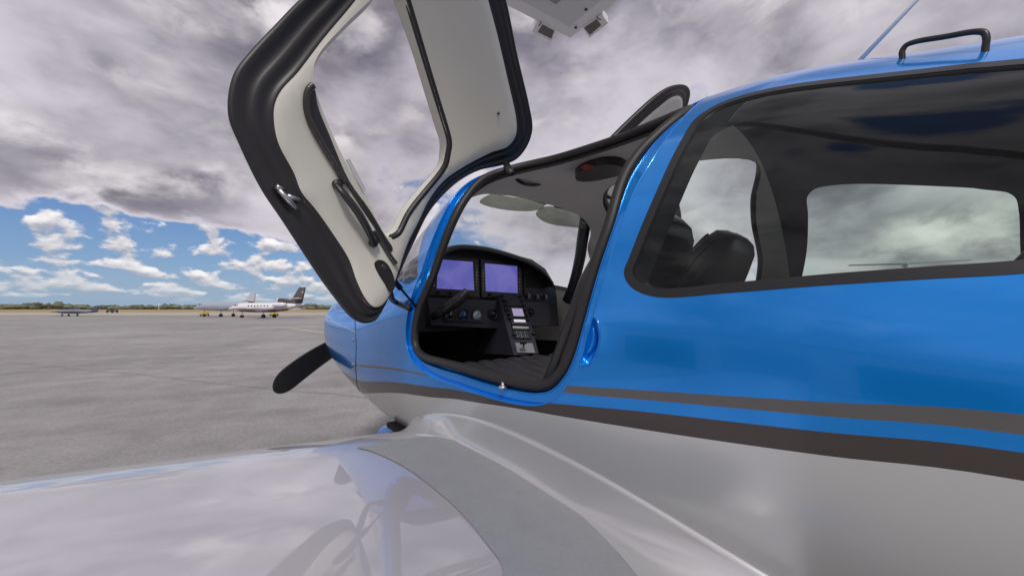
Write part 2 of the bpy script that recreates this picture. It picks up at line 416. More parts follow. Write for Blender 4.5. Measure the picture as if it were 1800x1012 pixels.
def fnorm(Y, ph):
    e = 2e-3; u = fp(Y + e, ph) - fp(Y - e, ph); v = fp(Y, ph + e) - fp(Y, ph - e); n = np.cross(u, v); n /= np.linalg.norm(n) + 1e-15
    q = fp(Y, ph); 
    if n[0] * q[0] + n[2] * (q[2] - sec(Y)[3]) < 0: n = -n
    return n
def fF(P, off):
    C = sec(P[1])[3]; ph = atan2(-P[0], P[2] - C); return hypot(P[0], P[2] - C) - (rad(P[1], ph)[0] - off)
def fhit(px, py, off=0., tmax=6.):
    """(Y, phi) where the line of sight meets the fuselage surface, or passes closest to it"""
    d = ray(px, py); t = .25; best = (1e9, t)
    while t < tmax:
        v = fF(CAMP + d * t, off)
        if v < best[0]: best = (v, t)
        if v < 0:
            lo, hi = t - .03, t
            for _ in range(24):
                m = (lo + hi) / 2
                if fF(CAMP + d * m, off) < 0: hi = m
                else: lo = m
            t = hi; break
        t += .03
    else: t = best[1]
    P = CAMP + d * t
    return (P[1], atan2(-P[0], P[2] - sec(P[1])[3]))
def fxy(X, Y):
    """(Y, phi) of the upper surface point at lateral X"""
    Wd, T, B, C, nu, nl = sec(Y); z = (T - C) * (1 - abs(X / Wd) ** nu) ** (1 / nu); return (Y, atan2(-X, z))
KV = .8   # metres of arc per radian in the flattened surface
def uv(p): return np.array([p[0], p[1] * KV])

# door opening: gap in the skin (L0) and rubber-sealed inner edge (L1), paired point by point
pairs = [((717,545),(741,545)),((713,582),(733,582)),((716,614),(735,611)),((730,641),(748,626)),((764,665),(780,636)),((831,689),(825,648)),
((898,708),(888,665.5)),((943,712),(945,676)),((975,701),(970,674)),((1002,669),(992,655)),((1018,634),(1008,625)),((1040,562),(1026,561)),
((1065,477),(1049,477)),((1092,395),(1076,400)),((1120,325),(1103,313)),((1152,272),(1136,266))]
L0c = [uv(fhit(*p[0], 0)) for p in pairs]; L1c = [uv(fhit(*p[1], .045)) for p in pairs]
for (x1, y1), (x0, y0) in (((-.28,.535),(-.245,.495)),((-.18,.8),(-.13,.8)),((-.19,1.0),(-.14,1.0)),((-.24,1.2),(-.19,1.235)),((-.37,1.33),(-.355,1.385)),((-.5,1.365),(-.505,1.42))):
    L0c.append(uv(fxy(x0, y0))); L1c.append(uv(fxy(x1, y1)))
for p, (dy, dp) in (((799,394),(.055,0)),((767,481),(.06,0)),((753,515),(.06,0))):
    q = fhit(*p, .045); L1c.append(uv(q)); L0c.append(uv((q[0] + dy, q[1] + dp)))
L0 = np.array(cmr(L0c, 7)); L1 = np.array(cmr(L1c, 7))
# rear side window
rw = [fhit(*p) for p in ((1097,480),(1110,505),(1154,522),(1278,515),(1475,500),(1640,490),(1795,481))]
rw += [(-.075, 1.145), (-.10, 1.10), (-.112, 1.0), (-.114, .85), (-.113, .70), (-.105, .625), (-.08, .58)]
rw += [fhit(*p) for p in ((1745,109),(1700,113),(1475,138),(1327,162),(1268,181),(1226,206),(1196,250),(1154,337),(1108,448))]
RW = np.array(cmr([uv(p) for p in rw], 6)); RWi = shrink(RW, .022); RWl = shrink(RW, .034)
# windshield (left half; the centre line is phi = 0)
ws = [uv((1.50, 0))] + [uv(fxy(x, y)) for x, y in ((-.15,1.50),(-.28,1.505),(-.40,1.50),(-.50,1.52))]
ws += [uv(fxy(-.575, 1.60))] + [uv((q[0] + .105, q[1])) for q in (fhit(767,481,.045),)] 
wsl = [fhit(*p) for p in ((735,484),(726,494),(714,499))]
ws += [uv(p) for p in wsl] + [uv(p) for p in ((2.12, .86), (2.27, .6), (2.35, .3), (2.37, 0))]
WSo = np.array(cmr(ws, 6, False)); 
WS = np.vstack([WSo])                                      # closes along phi = 0
# paint boundaries (lower edges of the blue, stripes)
def chain(px, front, aft):
    c = [uv(p) for p in front] + [uv(fhit(*p)) for p in px]; c.sort(key=lambda q: -q[0])
    k = c[-1]; c += [np.array([y, k[1] + s * KV]) for y, s in aft]
    return np.array(cmr(c, 6, False))
s1u = chain([(622,638),(690,646),(760,658),(1001,677),(1140,686),(1447,706),(1790,727)], [], [(-.6,.05),(-1.6,.04),(-3.9,-.05)])
s1l = chain([(622,642),(690,650),(760,662),(1001,691),(1140,703),(1447,731),(1790,763)], [], [(-.6,.05),(-1.6,.04),(-3.9,-.05)])
s2u = chain([(633,669),(690,671),(760,680),(831,691),(902,702),(1000,711),(1140,724),(1447,758.6),(1790,794)], [(4.0,2.35),(3.5,2.2),(3.1,2.02),(2.8,1.93)], [(-.6,.05),(-1.6,.04),(-3.9,-.05)])
sv = [uv(fhit(*p)) for p in ((660,735),(641,715),(634,700),(640,691),(689,690),(760,698),(831,706),(902,716.5),(1000,733.5),(1140,756),(1447,800),(1790,843))]
_k = sv[-1]; s2l = np.array(cmr([np.array([sv[0][0] - .05, pi * KV + .01])] + sv + [np.array([y, _k[1] + s * KV]) for y, s in ((-.6,.05),(-1.6,.04),(-3.9,-.05))], 6, False))
# handle recess behind the door
HR = np.array(cmr([uv(fhit(*p)) for p in ((1043,556),(1050,563),(1054,578),(1054,598),(1050,616),(1042,633),(1031,642),(1021,641),(1027,612),(1036,575))], 5))
yb, ye = -3.8, 3.83
gp = []
Ys = [yb + .15 * i for i in range(1, 19)] + list(np.arange(-.95, 3.46, .04)) + list(np.arange(3.47, 3.82, .02))
Ps = np.linspace(0, pi, 62)[1:-1]
allloops = [L0, RW, RWi, HR]
bp = np.vstack([L0, RW, RWi, HR, WS, s1u, s1l, s2u, s2l])
for i, Y in enumerate(Ys):
    for ph in Ps:
        q = np.array([Y, ph * KV + (0.012 if i % 2 else 0)])
        if np.min(np.sum((bp - q) ** 2, 1)) > .016 ** 2: gp.append(q)
rim = [(y, 0.) for y in np.linspace(yb, ye, 120)] + [(ye, p * KV) for p in np.linspace(0, pi, 62)[1:-1]] + [(y, pi * KV) for y in np.linspace(ye, yb, 120)] + [(yb, p * KV) for p in np.linspace(pi, 0, 62)[1:-1]]
lims = lambda c: np.array([(min(max(q[0], yb + 1e-4), ye - 1e-4), min(max(q[1], 1e-4), pi * KV - 1e-4)) for q in c])
V2, F2 = cdt([rim, L0, RW, RWi, HR], gp, [lims(WSo), lims(s1u), lims(s1l), lims(s2u), lims(s2l)])
WSp = np.vstack([WSo, [(WSo[-1][0], -.05), (WSo[0][0], -.05)]])
def below(c):
    """polygon of everything under a stripe edge"""
    return np.vstack([c, [(c[-1][0], 4), (c[0][0], 4)]])
P1u, P1l, P2u = below(s1u), below(s1l), below(s2u); P2l = np.vstack([s2l, [(s2l[-1][0], 4), (s2l[0][0], 4)]])
reg = {}
for f in F2:
    cx = sum(V2[i][0] for i in f) / len(f); cy = sum(V2[i][1] for i in f) / len(f)
    if not (yb < cx < ye and 0 < cy < pi * KV): continue
    if inpoly(cx, cy, L0): r = 'hole'
    elif inpoly(cx, cy, HR): r = 'recess'
    elif inpoly(cx, cy, RWi): r = 'rear_pane'
    elif inpoly(cx, cy, RW): r = 'rear_frame'
    elif inpoly(cx, cy, WSp): r = 'windshield'
    elif inpoly(cx, cy, P2l): r = 'silver'
    elif inpoly(cx, cy, P2u): r = 'stripe'
    elif inpoly(cx, cy, P1u) and not inpoly(cx, cy, P1l): r = 'thin'
    else: r = 'blue'
    reg.setdefault(r, []).append(f)
def piece(name, r, mat, parent, off=0., mirror=True, dist=False):
    order, F = sub(V2, reg[r]); V = [fp(V2[i][0], V2[i][1] / KV, off) for i in order]; N = [fnorm(V2[i][0], V2[i][1] / KV) for i in order]
    # faces turned outwards
    q = np.array(V); f = F[len(F) // 2]; n = np.cross(q[f[1]] - q[f[0]], q[f[2]] - q[f[0]])
    if np.dot(n, N[f[0]]) < 0: F = flip(F)
    if mirror:
        k = len(V); F = F + [tuple(reversed([i + k for i in g])) for g in F]; N = N + mirx(N); V = V + mirx(V)
    return mk(name, V, F, mat, parent, True, N)
AC = empty('light_aircraft', (0, .8, 0), 'blue and silver single-engine propeller aircraft with its gull-wing doors open', 'airplane')
body = piece('upper_fuselage', 'blue', 'blue', AC)
belly = piece('lower_fuselage', 'silver', 'silver', AC)
piece('paint_stripe', 'stripe', 'stripe', AC); piece('paint_stripe', 'thin', 'stripe2', AC)
for s in (0, 1):
    for nm, r, mt, off in (('rear_window_frame', 'rear_frame', 'blackp', -.001), ('rear_window_pane', 'rear_pane', 'glassr', .004)):
        ob = piece(nm, r, mt, AC, off, False)
        if s:
            me = ob.data; 
            Vv = mirx([v.co[:] for v in me.vertices]); Nn = mirx([n.vector[:] for n in me.vertex_normals]); Ff = flip([tuple(p.vertices) for p in me.polygons])
            COL.objects.unlink(ob); bpy.data.objects.remove(ob); mk(nm, Vv, Ff, mt, AC, True, Nn)
wsh = piece('windshield', 'windshield', 'glassw', AC, .004)
def ring(c, off):
    return [fp(q[0], q[1] / KV, off) for q in c]
def band(c0, o0, c1, o1, name, mat, parent, rev=False, side='both', closed=True, steps=1):
    rows = []
    for k in range(steps + 1):
        t = k / steps; rows.append([fp(x, y / KV, o0 + (o1 - o0) * t) for x, y in (np.array(c0) * (1 - t) + np.array(c1) * t)])
    V, F = grid(rows, closed)
    if rev: F = flip(F)
    mk(name, mirx(V), flip(F), mat, parent, True)
    return mk(name, V, F, mat, parent, True)
band(L0, 0, L0, .018, 'door_jamb_edge', 'blue', AC)
L01 = L0 * .45 + L1 * .55
band(L0, .018, L01, .020, 'door_jamb', 'blue', AC); band(L01, .020, L01 * .8 + L1 * .2, .040, 'door_jamb_step', 'blue', AC, steps=2); band(L01 * .8 + L1 * .2, .040, L1, .043, 'door_jamb_ledge', 'blue', AC)
for s in (1, -1):
    mk('jamb_lip', *tube([p * np.array([s, 1, 1]) for p in ring(resample(L0, 200), .001)], .0028, True, 6), 'blue', AC)
    mk('jamb_lip', *tube([p * np.array([s, 1, 1]) for p in ring(resample(L01, 200), .0195)], .0022, True, 6), 'blue', AC)
band(L1, .038, L1, .052, 'door_jamb_liner', 'blackp', AC)
band(RWi, .0, RWl, .05, 'window_reveal', 'blackp', AC)
band(lims(WSo), .0, lims(WSo), .05, 'windshield_reveal', 'blackp', AC, closed=False)
# recessed handle pocket
hc = HR.mean(0); rows = []
for t, o_ in ((0, 0), (.12, .012), (.25, .022), (.55, .026), (.85, .027)):
    rows.append([fp(x, y / KV, o_) for x, y in (HR * (1 - t) + hc * t)])
V, F = grid(rows, True); F.append(tuple(range(len(V) - len(HR), len(V)))); mk('handle_pocket', V, F, 'blue', AC); mk('handle_pocket', mirx(V), flip(F), 'blue', AC)
lpz = np.array(cmr([uv(fhit(*p, .012)) for p in ((1029,574),(1038,571),(1044,576),(1045,592),(1041,611),(1035,620),(1026,622),(1023,616),(1026,594))], 4))
for s in (1, -1):
    sg = np.array([s, 1, 1]); rows = [[p * sg for p in ring(lpz, .026)], [p * sg for p in ring(lpz, .013)], [p * sg for p in ring(shrink(lpz, .005), .010)], [p * sg for p in ring(shrink(lpz, .012), .013)]]
    V, F = grid(rows, True); F.append(tuple(range(len(V) - len(lpz), len(V)))); mk('latch_plate', V, F if s > 0 else flip(F), 'blue', AC)
    mk('pocket_lip', *tube([p * sg for p in ring(resample(HR, 60), .0)], .0022, True, 6), 'blue', AC)
# rubber seals round both openings
for s in (1, -1):
    P = [fp(x, y / KV, .034 - .012 * min(1, max(0, (fp(x, y / KV)[2] - 1.93) / .08))) * np.array([s, 1, 1]) for x, y in resample(L1, 170)]
    mk('opening_seal', *tube(P, .0175, True, 12), 'sealm', AC)
# panel joints of the cowling: raised thin lips
def lip(pxs, name, w=.0018, mat='blue', off=-.0005):
    c = cmr([uv(fhit(*p)) for p in pxs], 8, False); P = [fp(q[0], q[1] / KV, off) for q in c]
    V, F = tube(P, w, False, 6); mk(name, V, F, mat, AC)
lip([(570,560),(590,567),(610,576),(625,583)], 'cowl_joint', .0022, 'silver')
lip([(624,560),(625,583),(626,620),(626,660),(630,690)], 'cowl_joint', .0022, 'blackp')
for py in (597, 640, 649):
    q = fhit(621, py); mk('cowl_latch', *box(fp(*q, -.001), (.012, .03, .012), .003), 'steel', AC)
for k in range(9):
    q = fhit(629 + k * .5, 596 + k * 11.5); mk('cowl_screw', *lathe([(-.0015, .0045), (.0, .0045)], fp(*q, -.0008), 'X', 10), 'steel', AC)
# nose: front bulkhead, spinner and propeller
PH = np.array([0, 3.95, 1.225])
mk('spinner', *lathe([(-.14,.175),(-.05,.178),(.05,.165),(.15,.135),(.25,.08),(.30,.02),(.305,.001)], PH, 'Y', 32), 'silver', AC)
for k in range(3):
    th = radians(210 + 120 * k); e = np.array([cos(th), 0, sin(th)]); tn = np.array([-sin(th), 0, cos(th)]); yv = np.array([0, 1., 0]); rows = []
    for i in range(27):
        t = 1 - (1 - i / 26) ** 1.6; r = .10 + .89 * t; ch = (.12 + .125 * sin(pi * min(1, t * .55 + .22))) * (1 if t < .82 else sqrt(max(.012, 1 - ((t - .82) / .18) ** 2.4))); tw = radians(48 - 34 * t); th_ = .018 * (1 - .7 * t)
        cdir = tn * cos(tw) + yv * sin(tw); nn = np.cross(e, cdir); c0 = PH + e * r + tn * (.03 * t * t - .035 * sin(pi * t))
        rows.append([c0 + cdir * ch * .5 * cos(u) + nn * th_ * sin(u) for u in np.linspace(0, 2 * pi, 15)[:-1]])
    V, F = grid(rows, True); F.append(tuple(range(len(V) - 14, len(V)))); mk('propeller_blade', V, F, 'blackp', AC)

# ------------------------------------------------------------------ wing
Us = pchip([0, .05, .12, .2, .32, .45, .6, .75, .9, 1.0], [0, .012, .026, .036, .052, .064, .084, .098, .098, .092])
def wing_par(X):
    x = abs(X) - .7; return 1.74 - .03 * x, 1.5 - .11 * x, .768 + .098 * x
UP = pchip([0, .04, .1, .18, .28, .4, .55, .7, .85, .95, 1.0], [0, .013, .033, .056, .080, .103, .119, .117, .096, .066, .042])   # over sqrt(s)
LO = pchip([0, .04, .1, .18, .28, .4, .55, .7, .85, .95, 1.0], [0, -.010, -.022, -.034, -.044, -.052, -.054, -.045, -.024, -.002, .012])
def up_s(s): return UP(sqrt(max(s, 0)))
def zu(X, Y):
    LE, c, z0 = wing_par(X); s = (LE - Y) / c; return z0 + up_s(min(max(s, 0), 1)) * c
Sv = [ (k / 26) ** 2 for k in range(27)]
xs = [.55, .7, .9, 1.2, 1.6, 2.1, 2.8, 3.6, 4.4, 5.0, 5.3, 5.42, 5.48]
rows = []
for x in xs:
    LE, c, z0 = wing_par(x); k = 1. if x < 5.25 else max(.25, sqrt(max(0.02, 1 - ((x - 5.25) / .24) ** 2)))
    LE -= (1 - k) * .5 * c * .6; c2 = c * (.4 + .6 * k); upp = [(-x, LE - s * c2, z0 + up_s(s) * c2 * k) for s in Sv]; low = [(-x, LE - s * c2, z0 + LO(sqrt(s)) * c2 * k) for s in reversed(Sv)]
    rows.append(upp + low)
V, F = grid(rows, True); F.append(tuple(range(len(V) - len(rows[0]), len(V))))
for s in (1, -1):
    Vs, Fs = (V, flip(F)) if s == 1 else (mirx(V), F)
    mk('wing', Vs, Fs, 'wing', AC)
def whit(px, py):
    d = ray(px, py); t = .3
    while t < 4:
        p = CAMP + d * t
        if p[2] < zu(p[0], p[1]): break
        t += .004
    return CAMP + d * t
# walkway on the wing root
wk = [whit(*p) for p in ((628,787),(655,782),(700,773),(740,768.5),(769,768),(822,781),(889,812),(955.6,854),(1022,908),(1071,956.6),(1118,1013),(1150,1055))]
wk += [np.array([-1.02, .40, 0]), np.array([-1.06, .55, 0])] + [whit(*p) for p in ((885,1008),(850,950),(810,903),(760,858),(700,815),(650,793))]
WKc = np.array(cmr([(p[0], p[1]) for p in wk], 5)); lo_, hi_ = WKc.min(0), WKc.max(0)
gpw = [(x, y) for x in np.arange(lo_[0], hi_[0], .025) for y in np.arange(lo_[1], hi_[1], .025) if inpoly(x, y, WKc)]
Vw, Fw = cdt([WKc], gpw); Fw = [f for f in Fw if inpoly(sum(Vw[i][0] for i in f) / 3, sum(Vw[i][1] for i in f) / 3, WKc)]
order, F = sub(Vw, Fw); V = [(Vw[i][0], Vw[i][1], zu(*Vw[i]) + .0022) for i in order]; mk('walkway', V, F, 'walk', AC)
# root fairing
Apx = [(718,760),(717,748),(724,738),(747,727),(778,724),(822,731),(911,762),(1000,804),(1133,878),(1267,958),(1360,1012),(1450,1066)]
Bpx = [(727,768),(731,768.5),(736,768.5),(745,768.5),(769,768),(822,781),(889,812),(955.6,854),(1022,908),(1071,956.6),(1118,1013),(1150,1055)]
Ac = [fp(*fhit(*p), -.004) for p in Apx]; Bc = [whit(*p) + np.array([0, 0, .003]) for p in Bpx]
Ar = resample(cmr(Ac, 8, False), 70, False); Br = resample(cmr(Bc, 8, False), 70, False)
# sections across the aircraft: wall of the fuselage above, wing below, a concave sweep between
Ad = np.array(Ac[1:]); Bd = np.array(Bc[4:]); fax, faz, fbx = np.polyfit(Ad[:, 1], Ad[:, 0], 4), np.polyfit(Ad[:, 1], Ad[:, 2], 4), np.polyfit(Bd[:, 1], Bd[:, 0], 4)
yA1, yB1 = Ad[:, 1].max() - .04, 1.36; y00 = .24; yBm = Bd[:, 1].min(); rows = []
sB = (np.polyval(fbx, yBm + .02) - np.polyval(fbx, yBm)) / .02
for y in list(np.linspace(y00, yB1, 60)) + list(np.linspace(yB1, yA1, 22)[1:]):
    xa, za = np.polyval(fax, y), np.polyval(faz, y)
    if y <= yB1:
        xb = np.polyval(fbx, y) if y > yBm else np.polyval(fbx, yBm) + sB * (y - yBm); zb = zu(xb, y) + .003
        w0, h0_ = xa - xb, za - zb
    else:
        t = (y - yB1) / (yA1 - yB1); k_ = sqrt(max(0, 1 - t * t)); xb = xa - max(w0, .03) * (1 + .5 * sin(pi * t)) * k_ - .004; zb = za - h0_ * (.15 + .85 * k_)
    xb = min(xb, xa - .02 if y <= yB1 else xa - .002); p = np.array([xa, y, za]); q = np.array([xb, y, zb]); cpt = np.array([xa - .12 * (xa - xb), y, zb + .10 * (za - zb)]); r = [p + np.array([.014, 0, 0])]
    for k in range(15):
        t = k / 14; r.append((1 - t) ** 2 * p + 2 * t * (1 - t) * cpt + t * t * q)
    r.append(q - np.array([0, 0, .012])); rows.append(r)
rows.reverse()
V, F = grid(rows)
for s in (0, 1): mk('wing_fairing', mirx(V) if s else V, flip(F) if s else F, 'fairing', AC)
# ------------------------------------------------------------------ tail
def surf(name, pts, th, mat):
    """lifting surface from (LE, TE) pairs"""
    rows = []
    for LEp, TEp, tv in pts:
        LEp, TEp, tv = map(np.array, (LEp, TEp, tv)); L_ = np.linalg.norm(TEp - LEp)
        rows.append([LEp + (TEp - LEp) * s + tv * th * L_ * h for s, h in ((0,0),(.05,.35),(.2,.8),(.4,1),(.7,.6),(1,.05),(1,-.05),(.7,-.6),(.4,-1),(.2,-.8),(.05,-.35))])
    V, F = grid(rows, True); F.append(tuple(range(len(V) - 11, len(V)))); F.append(tuple(range(10, -1, -1))); return mk(name, V, F, mat, AC)
surf('tail_fin', [((0,-2.7,1.6),(0,-3.85,1.6),(1,0,0)),((0,-3.2,2.2),(0,-3.95,2.2),(1,0,0)),((0,-3.65,2.7),(0,-4.15,2.7),(1,0,0))], .06, 'blue')
for s in (1, -1): surf('tailplane', [((s*.05,-2.95,1.5),(s*.05,-3.7,1.5),(0,0,1)),((s*1.98,-3.2,1.52),(s*1.98,-3.7,1.52),(0,0,1))], .06, 'wing')
# landing gear
def wheel(c, r, w, parent):
    mk('tyre', *lathe([(-w,r*.62),(-w,r*.9),(-w*.6,r),(w*.6,r),(w,r*.9),(w,r*.62)], c, 'X', 28), 'rubber', parent)
def pant(c, l, w, h):
    rows = []
    for k in range(17):
        t = k / 16; y = c[1] + l * (.42 - t); s = max(.03, (sin(pi * t ** .72)) ** .6)
        rows.append([(c[0] + w * s * cos(u), y, c[2] + h * s * sin(u)) for u in np.linspace(0, 2 * pi, 17)[:-1]])
    V, F = grid(rows, True); return mk('wheel_fairing', V, F, 'blue', AC)
pant((0.01, 3.42, .225), .66, .085, .125); wheel((0.01, 3.40, .15), .15, .05, AC)
mk('gear_leg', *tube([(0,3.42,.25),(0,3.25,.55),(0,3.0,.75)], .028), 'silver', AC)
for s in (1, -1):
    pant((s*1.45, .75, .26), .85, .11, .15); wheel((s*1.45, .75, .195), .195, .06, AC)
    mk('gear_leg', *tube([(s*1.45,.75,.27),(s*1.1,.75,.55),(s*.72,.78,.8)], .03, flat=.5), 'silver', AC)
# roof fittings
def fseg(px, py): return fp(*fhit(px, py))
lp = [(1586,100),(1586,90),(1593,80),(1608,74),(1660,65),(1715,56),(1730,58),(1734,68),(1732,86)]
q0 = fseg(1586,103); q1 = fseg(1732,90)
dep0 = np.dot(q0 - CAMP, FWD); dep1 = np.dot(q1 - CAMP, FWD); P = []
for px, py in lp:
    t = (px - 1586) / 146; d = ray(px, py); dep = dep0 + (dep1 - dep0) * t; P.append(CAMP + d * dep / np.dot(d, FWD))
P = [q0 - np.array([0, 0, .02])] + P + [q1 - np.array([0, 0, .02])]
mk('roof_handle', *tube(cmr(P, 6, False), .0052, seg=10), 'blackp', AC)
# whip antenna on the centre line
def on_plane_x(px, py, X):
    d = ray(px, py); return CAMP + d * (X - CAMP[0]) / d[0]
w0 = on_plane_x(1512, 106, -.05); w1 = on_plane_x(1612, 0, -.05); w2 = w0 + (w1 - w0) * 1.5
w0 = w0 + (w0 - w1) * .35
mk('whip_antenna', *tube([w0, w1, w2], lambda t: .0065 - .003 * t, seg=8), 'antenna', AC)

# ------------------------------------------------------------------ cabin
# liner: same surface set in by 6 cm, cut for the openings
y0l, y1l = -1.0, 2.28
gl_ = []; bpl = np.vstack([L1, RWl, WSo])
for i, Y in enumerate(np.arange(y0l + .04, y1l, .05)):
    for ph in np.linspace(0, pi, 48)[1:-1]:
        q = np.array([Y, ph * KV])
        if np.min(np.sum((bpl - q) ** 2, 1)) > .02 ** 2: gl_.append(q)
riml = [(y, 0.) for y in np.linspace(y0l, y1l, 60)] + [(y1l, p * KV) for p in np.linspace(0, pi, 48)[1:-1]] + [(y, pi * KV) for y in np.linspace(y1l, y0l, 60)] + [(y0l, p * KV) for p in np.linspace(pi, 0, 48)[1:-1]]
V2l, F2l = cdt([riml, L1, RWl], gl_, [lims(WSo), [(.521, .001 + (pi * KV - .002) * k / 60) for k in range(61)]])
rl = {}
for f in F2l:
    cx = sum(V2l[i][0] for i in f) / len(f); cy = sum(V2l[i][1] for i in f) / len(f)
    if not (y0l < cx < y1l and 0 < cy < pi * KV) or inpoly(cx, cy, L1) or inpoly(cx, cy, RWl) or inpoly(cx, cy, WSp): continue
    P = fp(cx, cy / KV)
    r = 'aft_cabin_shaded_trim' if cx < .52 and P[2] > .9 else 'headliner' if P[2] > 1.78 else ('cabin_side_trim' if P[2] > 1.18 else 'cabin_floor_pan')  # liner behind the front doors is coloured dark as painted shade
    rl.setdefault(r, []).append(f)
for r, mt in (('aft_cabin_shaded_trim', 'aft'), ('headliner', 'head'), ('cabin_side_trim', 'cream'), ('cabin_floor_pan', 'dark')):
    order, F = sub(V2l, rl[r]); V = [fp(V2l[i][0], V2l[i][1] / KV, .05) for i in order]; N = [-fnorm(V2l[i][0], V2l[i][1] / KV) for i in order]
    q = np.array(V); f = F[len(F) // 2]; n = np.cross(q[f[1]] - q[f[0]], q[f[2]] - q[f[0]])
    if np.dot(n, N[f[0]]) < 0: F = flip(F)
    k = len(V); mk(r, V + mirx(V), F + [tuple(reversed([i + k for i in g])) for g in F], mt, AC, True, N + mirx(N))
# cabin floor, firewall and aft bulkhead
def disc_sec(Y, off, zmax, mat, name):
    P = [fp(Y, ph, off) for ph in np.linspace(0, 2 * pi, 61)[:-1]]
    P = [(p[0], p[1], min(p[2], zmax)) for p in P]
    mk(name, P, [tuple(range(60))], mat, AC, False)
disc_sec(2.26, .055, 1.62, 'dark', 'firewall'); disc_sec(-.98, .055, 3, 'dark', 'aft_bulkhead')
mk('cabin_floor', *box((0, .65, .74), (1.02, 3.2, .03), .005), 'dark', AC)

# instrument panel: plane leaning forward at the top
def on_panel(px, py, aft=0.):
    d = ray(px, py); n = np.array([0, 1., -.10]); c = 1.86 - .10 * 1.5 - aft
    return CAMP + d * ((c - n @ CAMP) / (n @ d))
IP = mk('instrument_panel', *join(
    prism([(x, 1.868, z) for x, z in ((-.56,1.30),(.53,1.30),(.53,1.50),(.51,1.60),(.44,1.69),(.32,1.745),(.1,1.775),(-.2,1.78),(-.40,1.75),(-.52,1.66),(-.56,1.52))],
          [(x, 1.98, z) for x, z in ((-.56,1.30),(.53,1.30),(.53,1.50),(.51,1.60),(.44,1.69),(.32,1.745),(.1,1.775),(-.2,1.78),(-.40,1.75),(-.52,1.66),(-.56,1.52))])), 'panel', AC, False)
# make the panel face follow its lean
for v in IP.data.vertices: v.co.y += .10 * (v.co.z - 1.5)
def hood():
    prof = [on_panel(*p, .10) for p in ((772,445),(800,431),(850,433),(895,444),(930,457),(955,474),(970,492),(976,505))]
    left = [np.array([-.60, prof[0][1], 1.60])]
    c = cmr(left + prof, 6, False); rows = []
    for dy_, dz_ in ((.0, -.026), (-.008, -.012), (0, 0), (.05, .004), (.14, -.004), (.40, -.05)):
        rows.append([p + np.array([0, dy_, dz_]) for p in c])
    rows.append([p + np.array([0, .12, -.035]) for p in c])
    return grid(list(rows) )
V, F = hood(); mk('glareshield', V, F, 'leather', AC)
def pquad(name, pxs, depth, mat, parent, base=0., onf=None, bev=0):
    onf = onf or on_panel
    fr = [onf(*p, base + depth) for p in pxs]; bk = [f + (onf(*p, base) - onf(*p, base + depth)) @ np.array([0, 1, 0]) * np.array([0, 1, 0]) for f, p in zip(fr, pxs)]
    V, F = prism(fr, bk); return mk(name, V, F, mat, parent, False)
def rect(x0, y0, x1, y1, sl0=0., sl1=None):
    """pixel quad with the slope of the panel's level lines"""
    sl1 = sl0 if sl1 is None else sl1
    return [(x0, y0), (x1, y0 + sl0 * (x1 - x0)), (x1, y1 + sl1 * (x1 - x0)), (x0, y1)]
def knobp(name, px, py, r, depth, mat, parent, onf=None, base=0., seg=16):
    onf = onf or on_panel; c = onf(px, py, base); return mk(name, *lathe([(0, r), (-depth * .8, r * .95), (-depth, r * .8)], c, 'Y', seg), mat, parent)
# display units
for fr, scq, bl, brr in (([(758,448),(841,455),(843,522),(756,518)], [(770,455.5),(831,460.2),(833.5,510.2),(768,507)], (763, 8), (838, 8)),
                       ([(845,455),(917,462),(919,527),(847,522)], [(852.4,462.8),(909.1,467.8),(910,515.2),(854.1,511.7)], (849.5, 8), (913.5, 8))):
    ob = pquad('display_unit', fr, .018, 'blackp', IP)
    pquad('display_screen', scq, .0015, 'screen', IP, .018)
    for bx, n in (bl, brr):
        for k in range(n):
            yy = fr[0][1] + 14 + k * 5.6 + (bx - fr[0][0]) * .07; c = on_panel(bx, yy, .018)
            mk('display_button', *box(c, (.009, .006, .009), .0015, seg=1), 'greyp', IP)
    for k in range(3):
        bx = fr[3][0] + 14 + k * 22; knobp('display_knob', bx, fr[3][1] - 4.5 + k * 1.4, .008, .018, 'knob', IP, None, .018)
# right-hand annunciator pod and environmental knobs
pq = [(921,470),(940,472),(954,478),(961,489),(964,506),(966,524),(963,530),(922,527)]
pquad('switch_pod', pq, .012, 'greyp' if False else 'panel', IP)
pquad('recess_panel', [(922,480),(945,482),(956,490),(958,506),(924,505)], .001, 'dark', IP, .012)
for kx, ky in ((927,520),(942,521.5),(957,522)):
    kb = knobp('rotary_knob', kx, ky, .017, .016, 'greyp', IP, None, .012); c = on_panel(kx, ky, .028)
    mk('knob_grip', *box(c, (.007, .016, .028), .002), 'knob', IP)
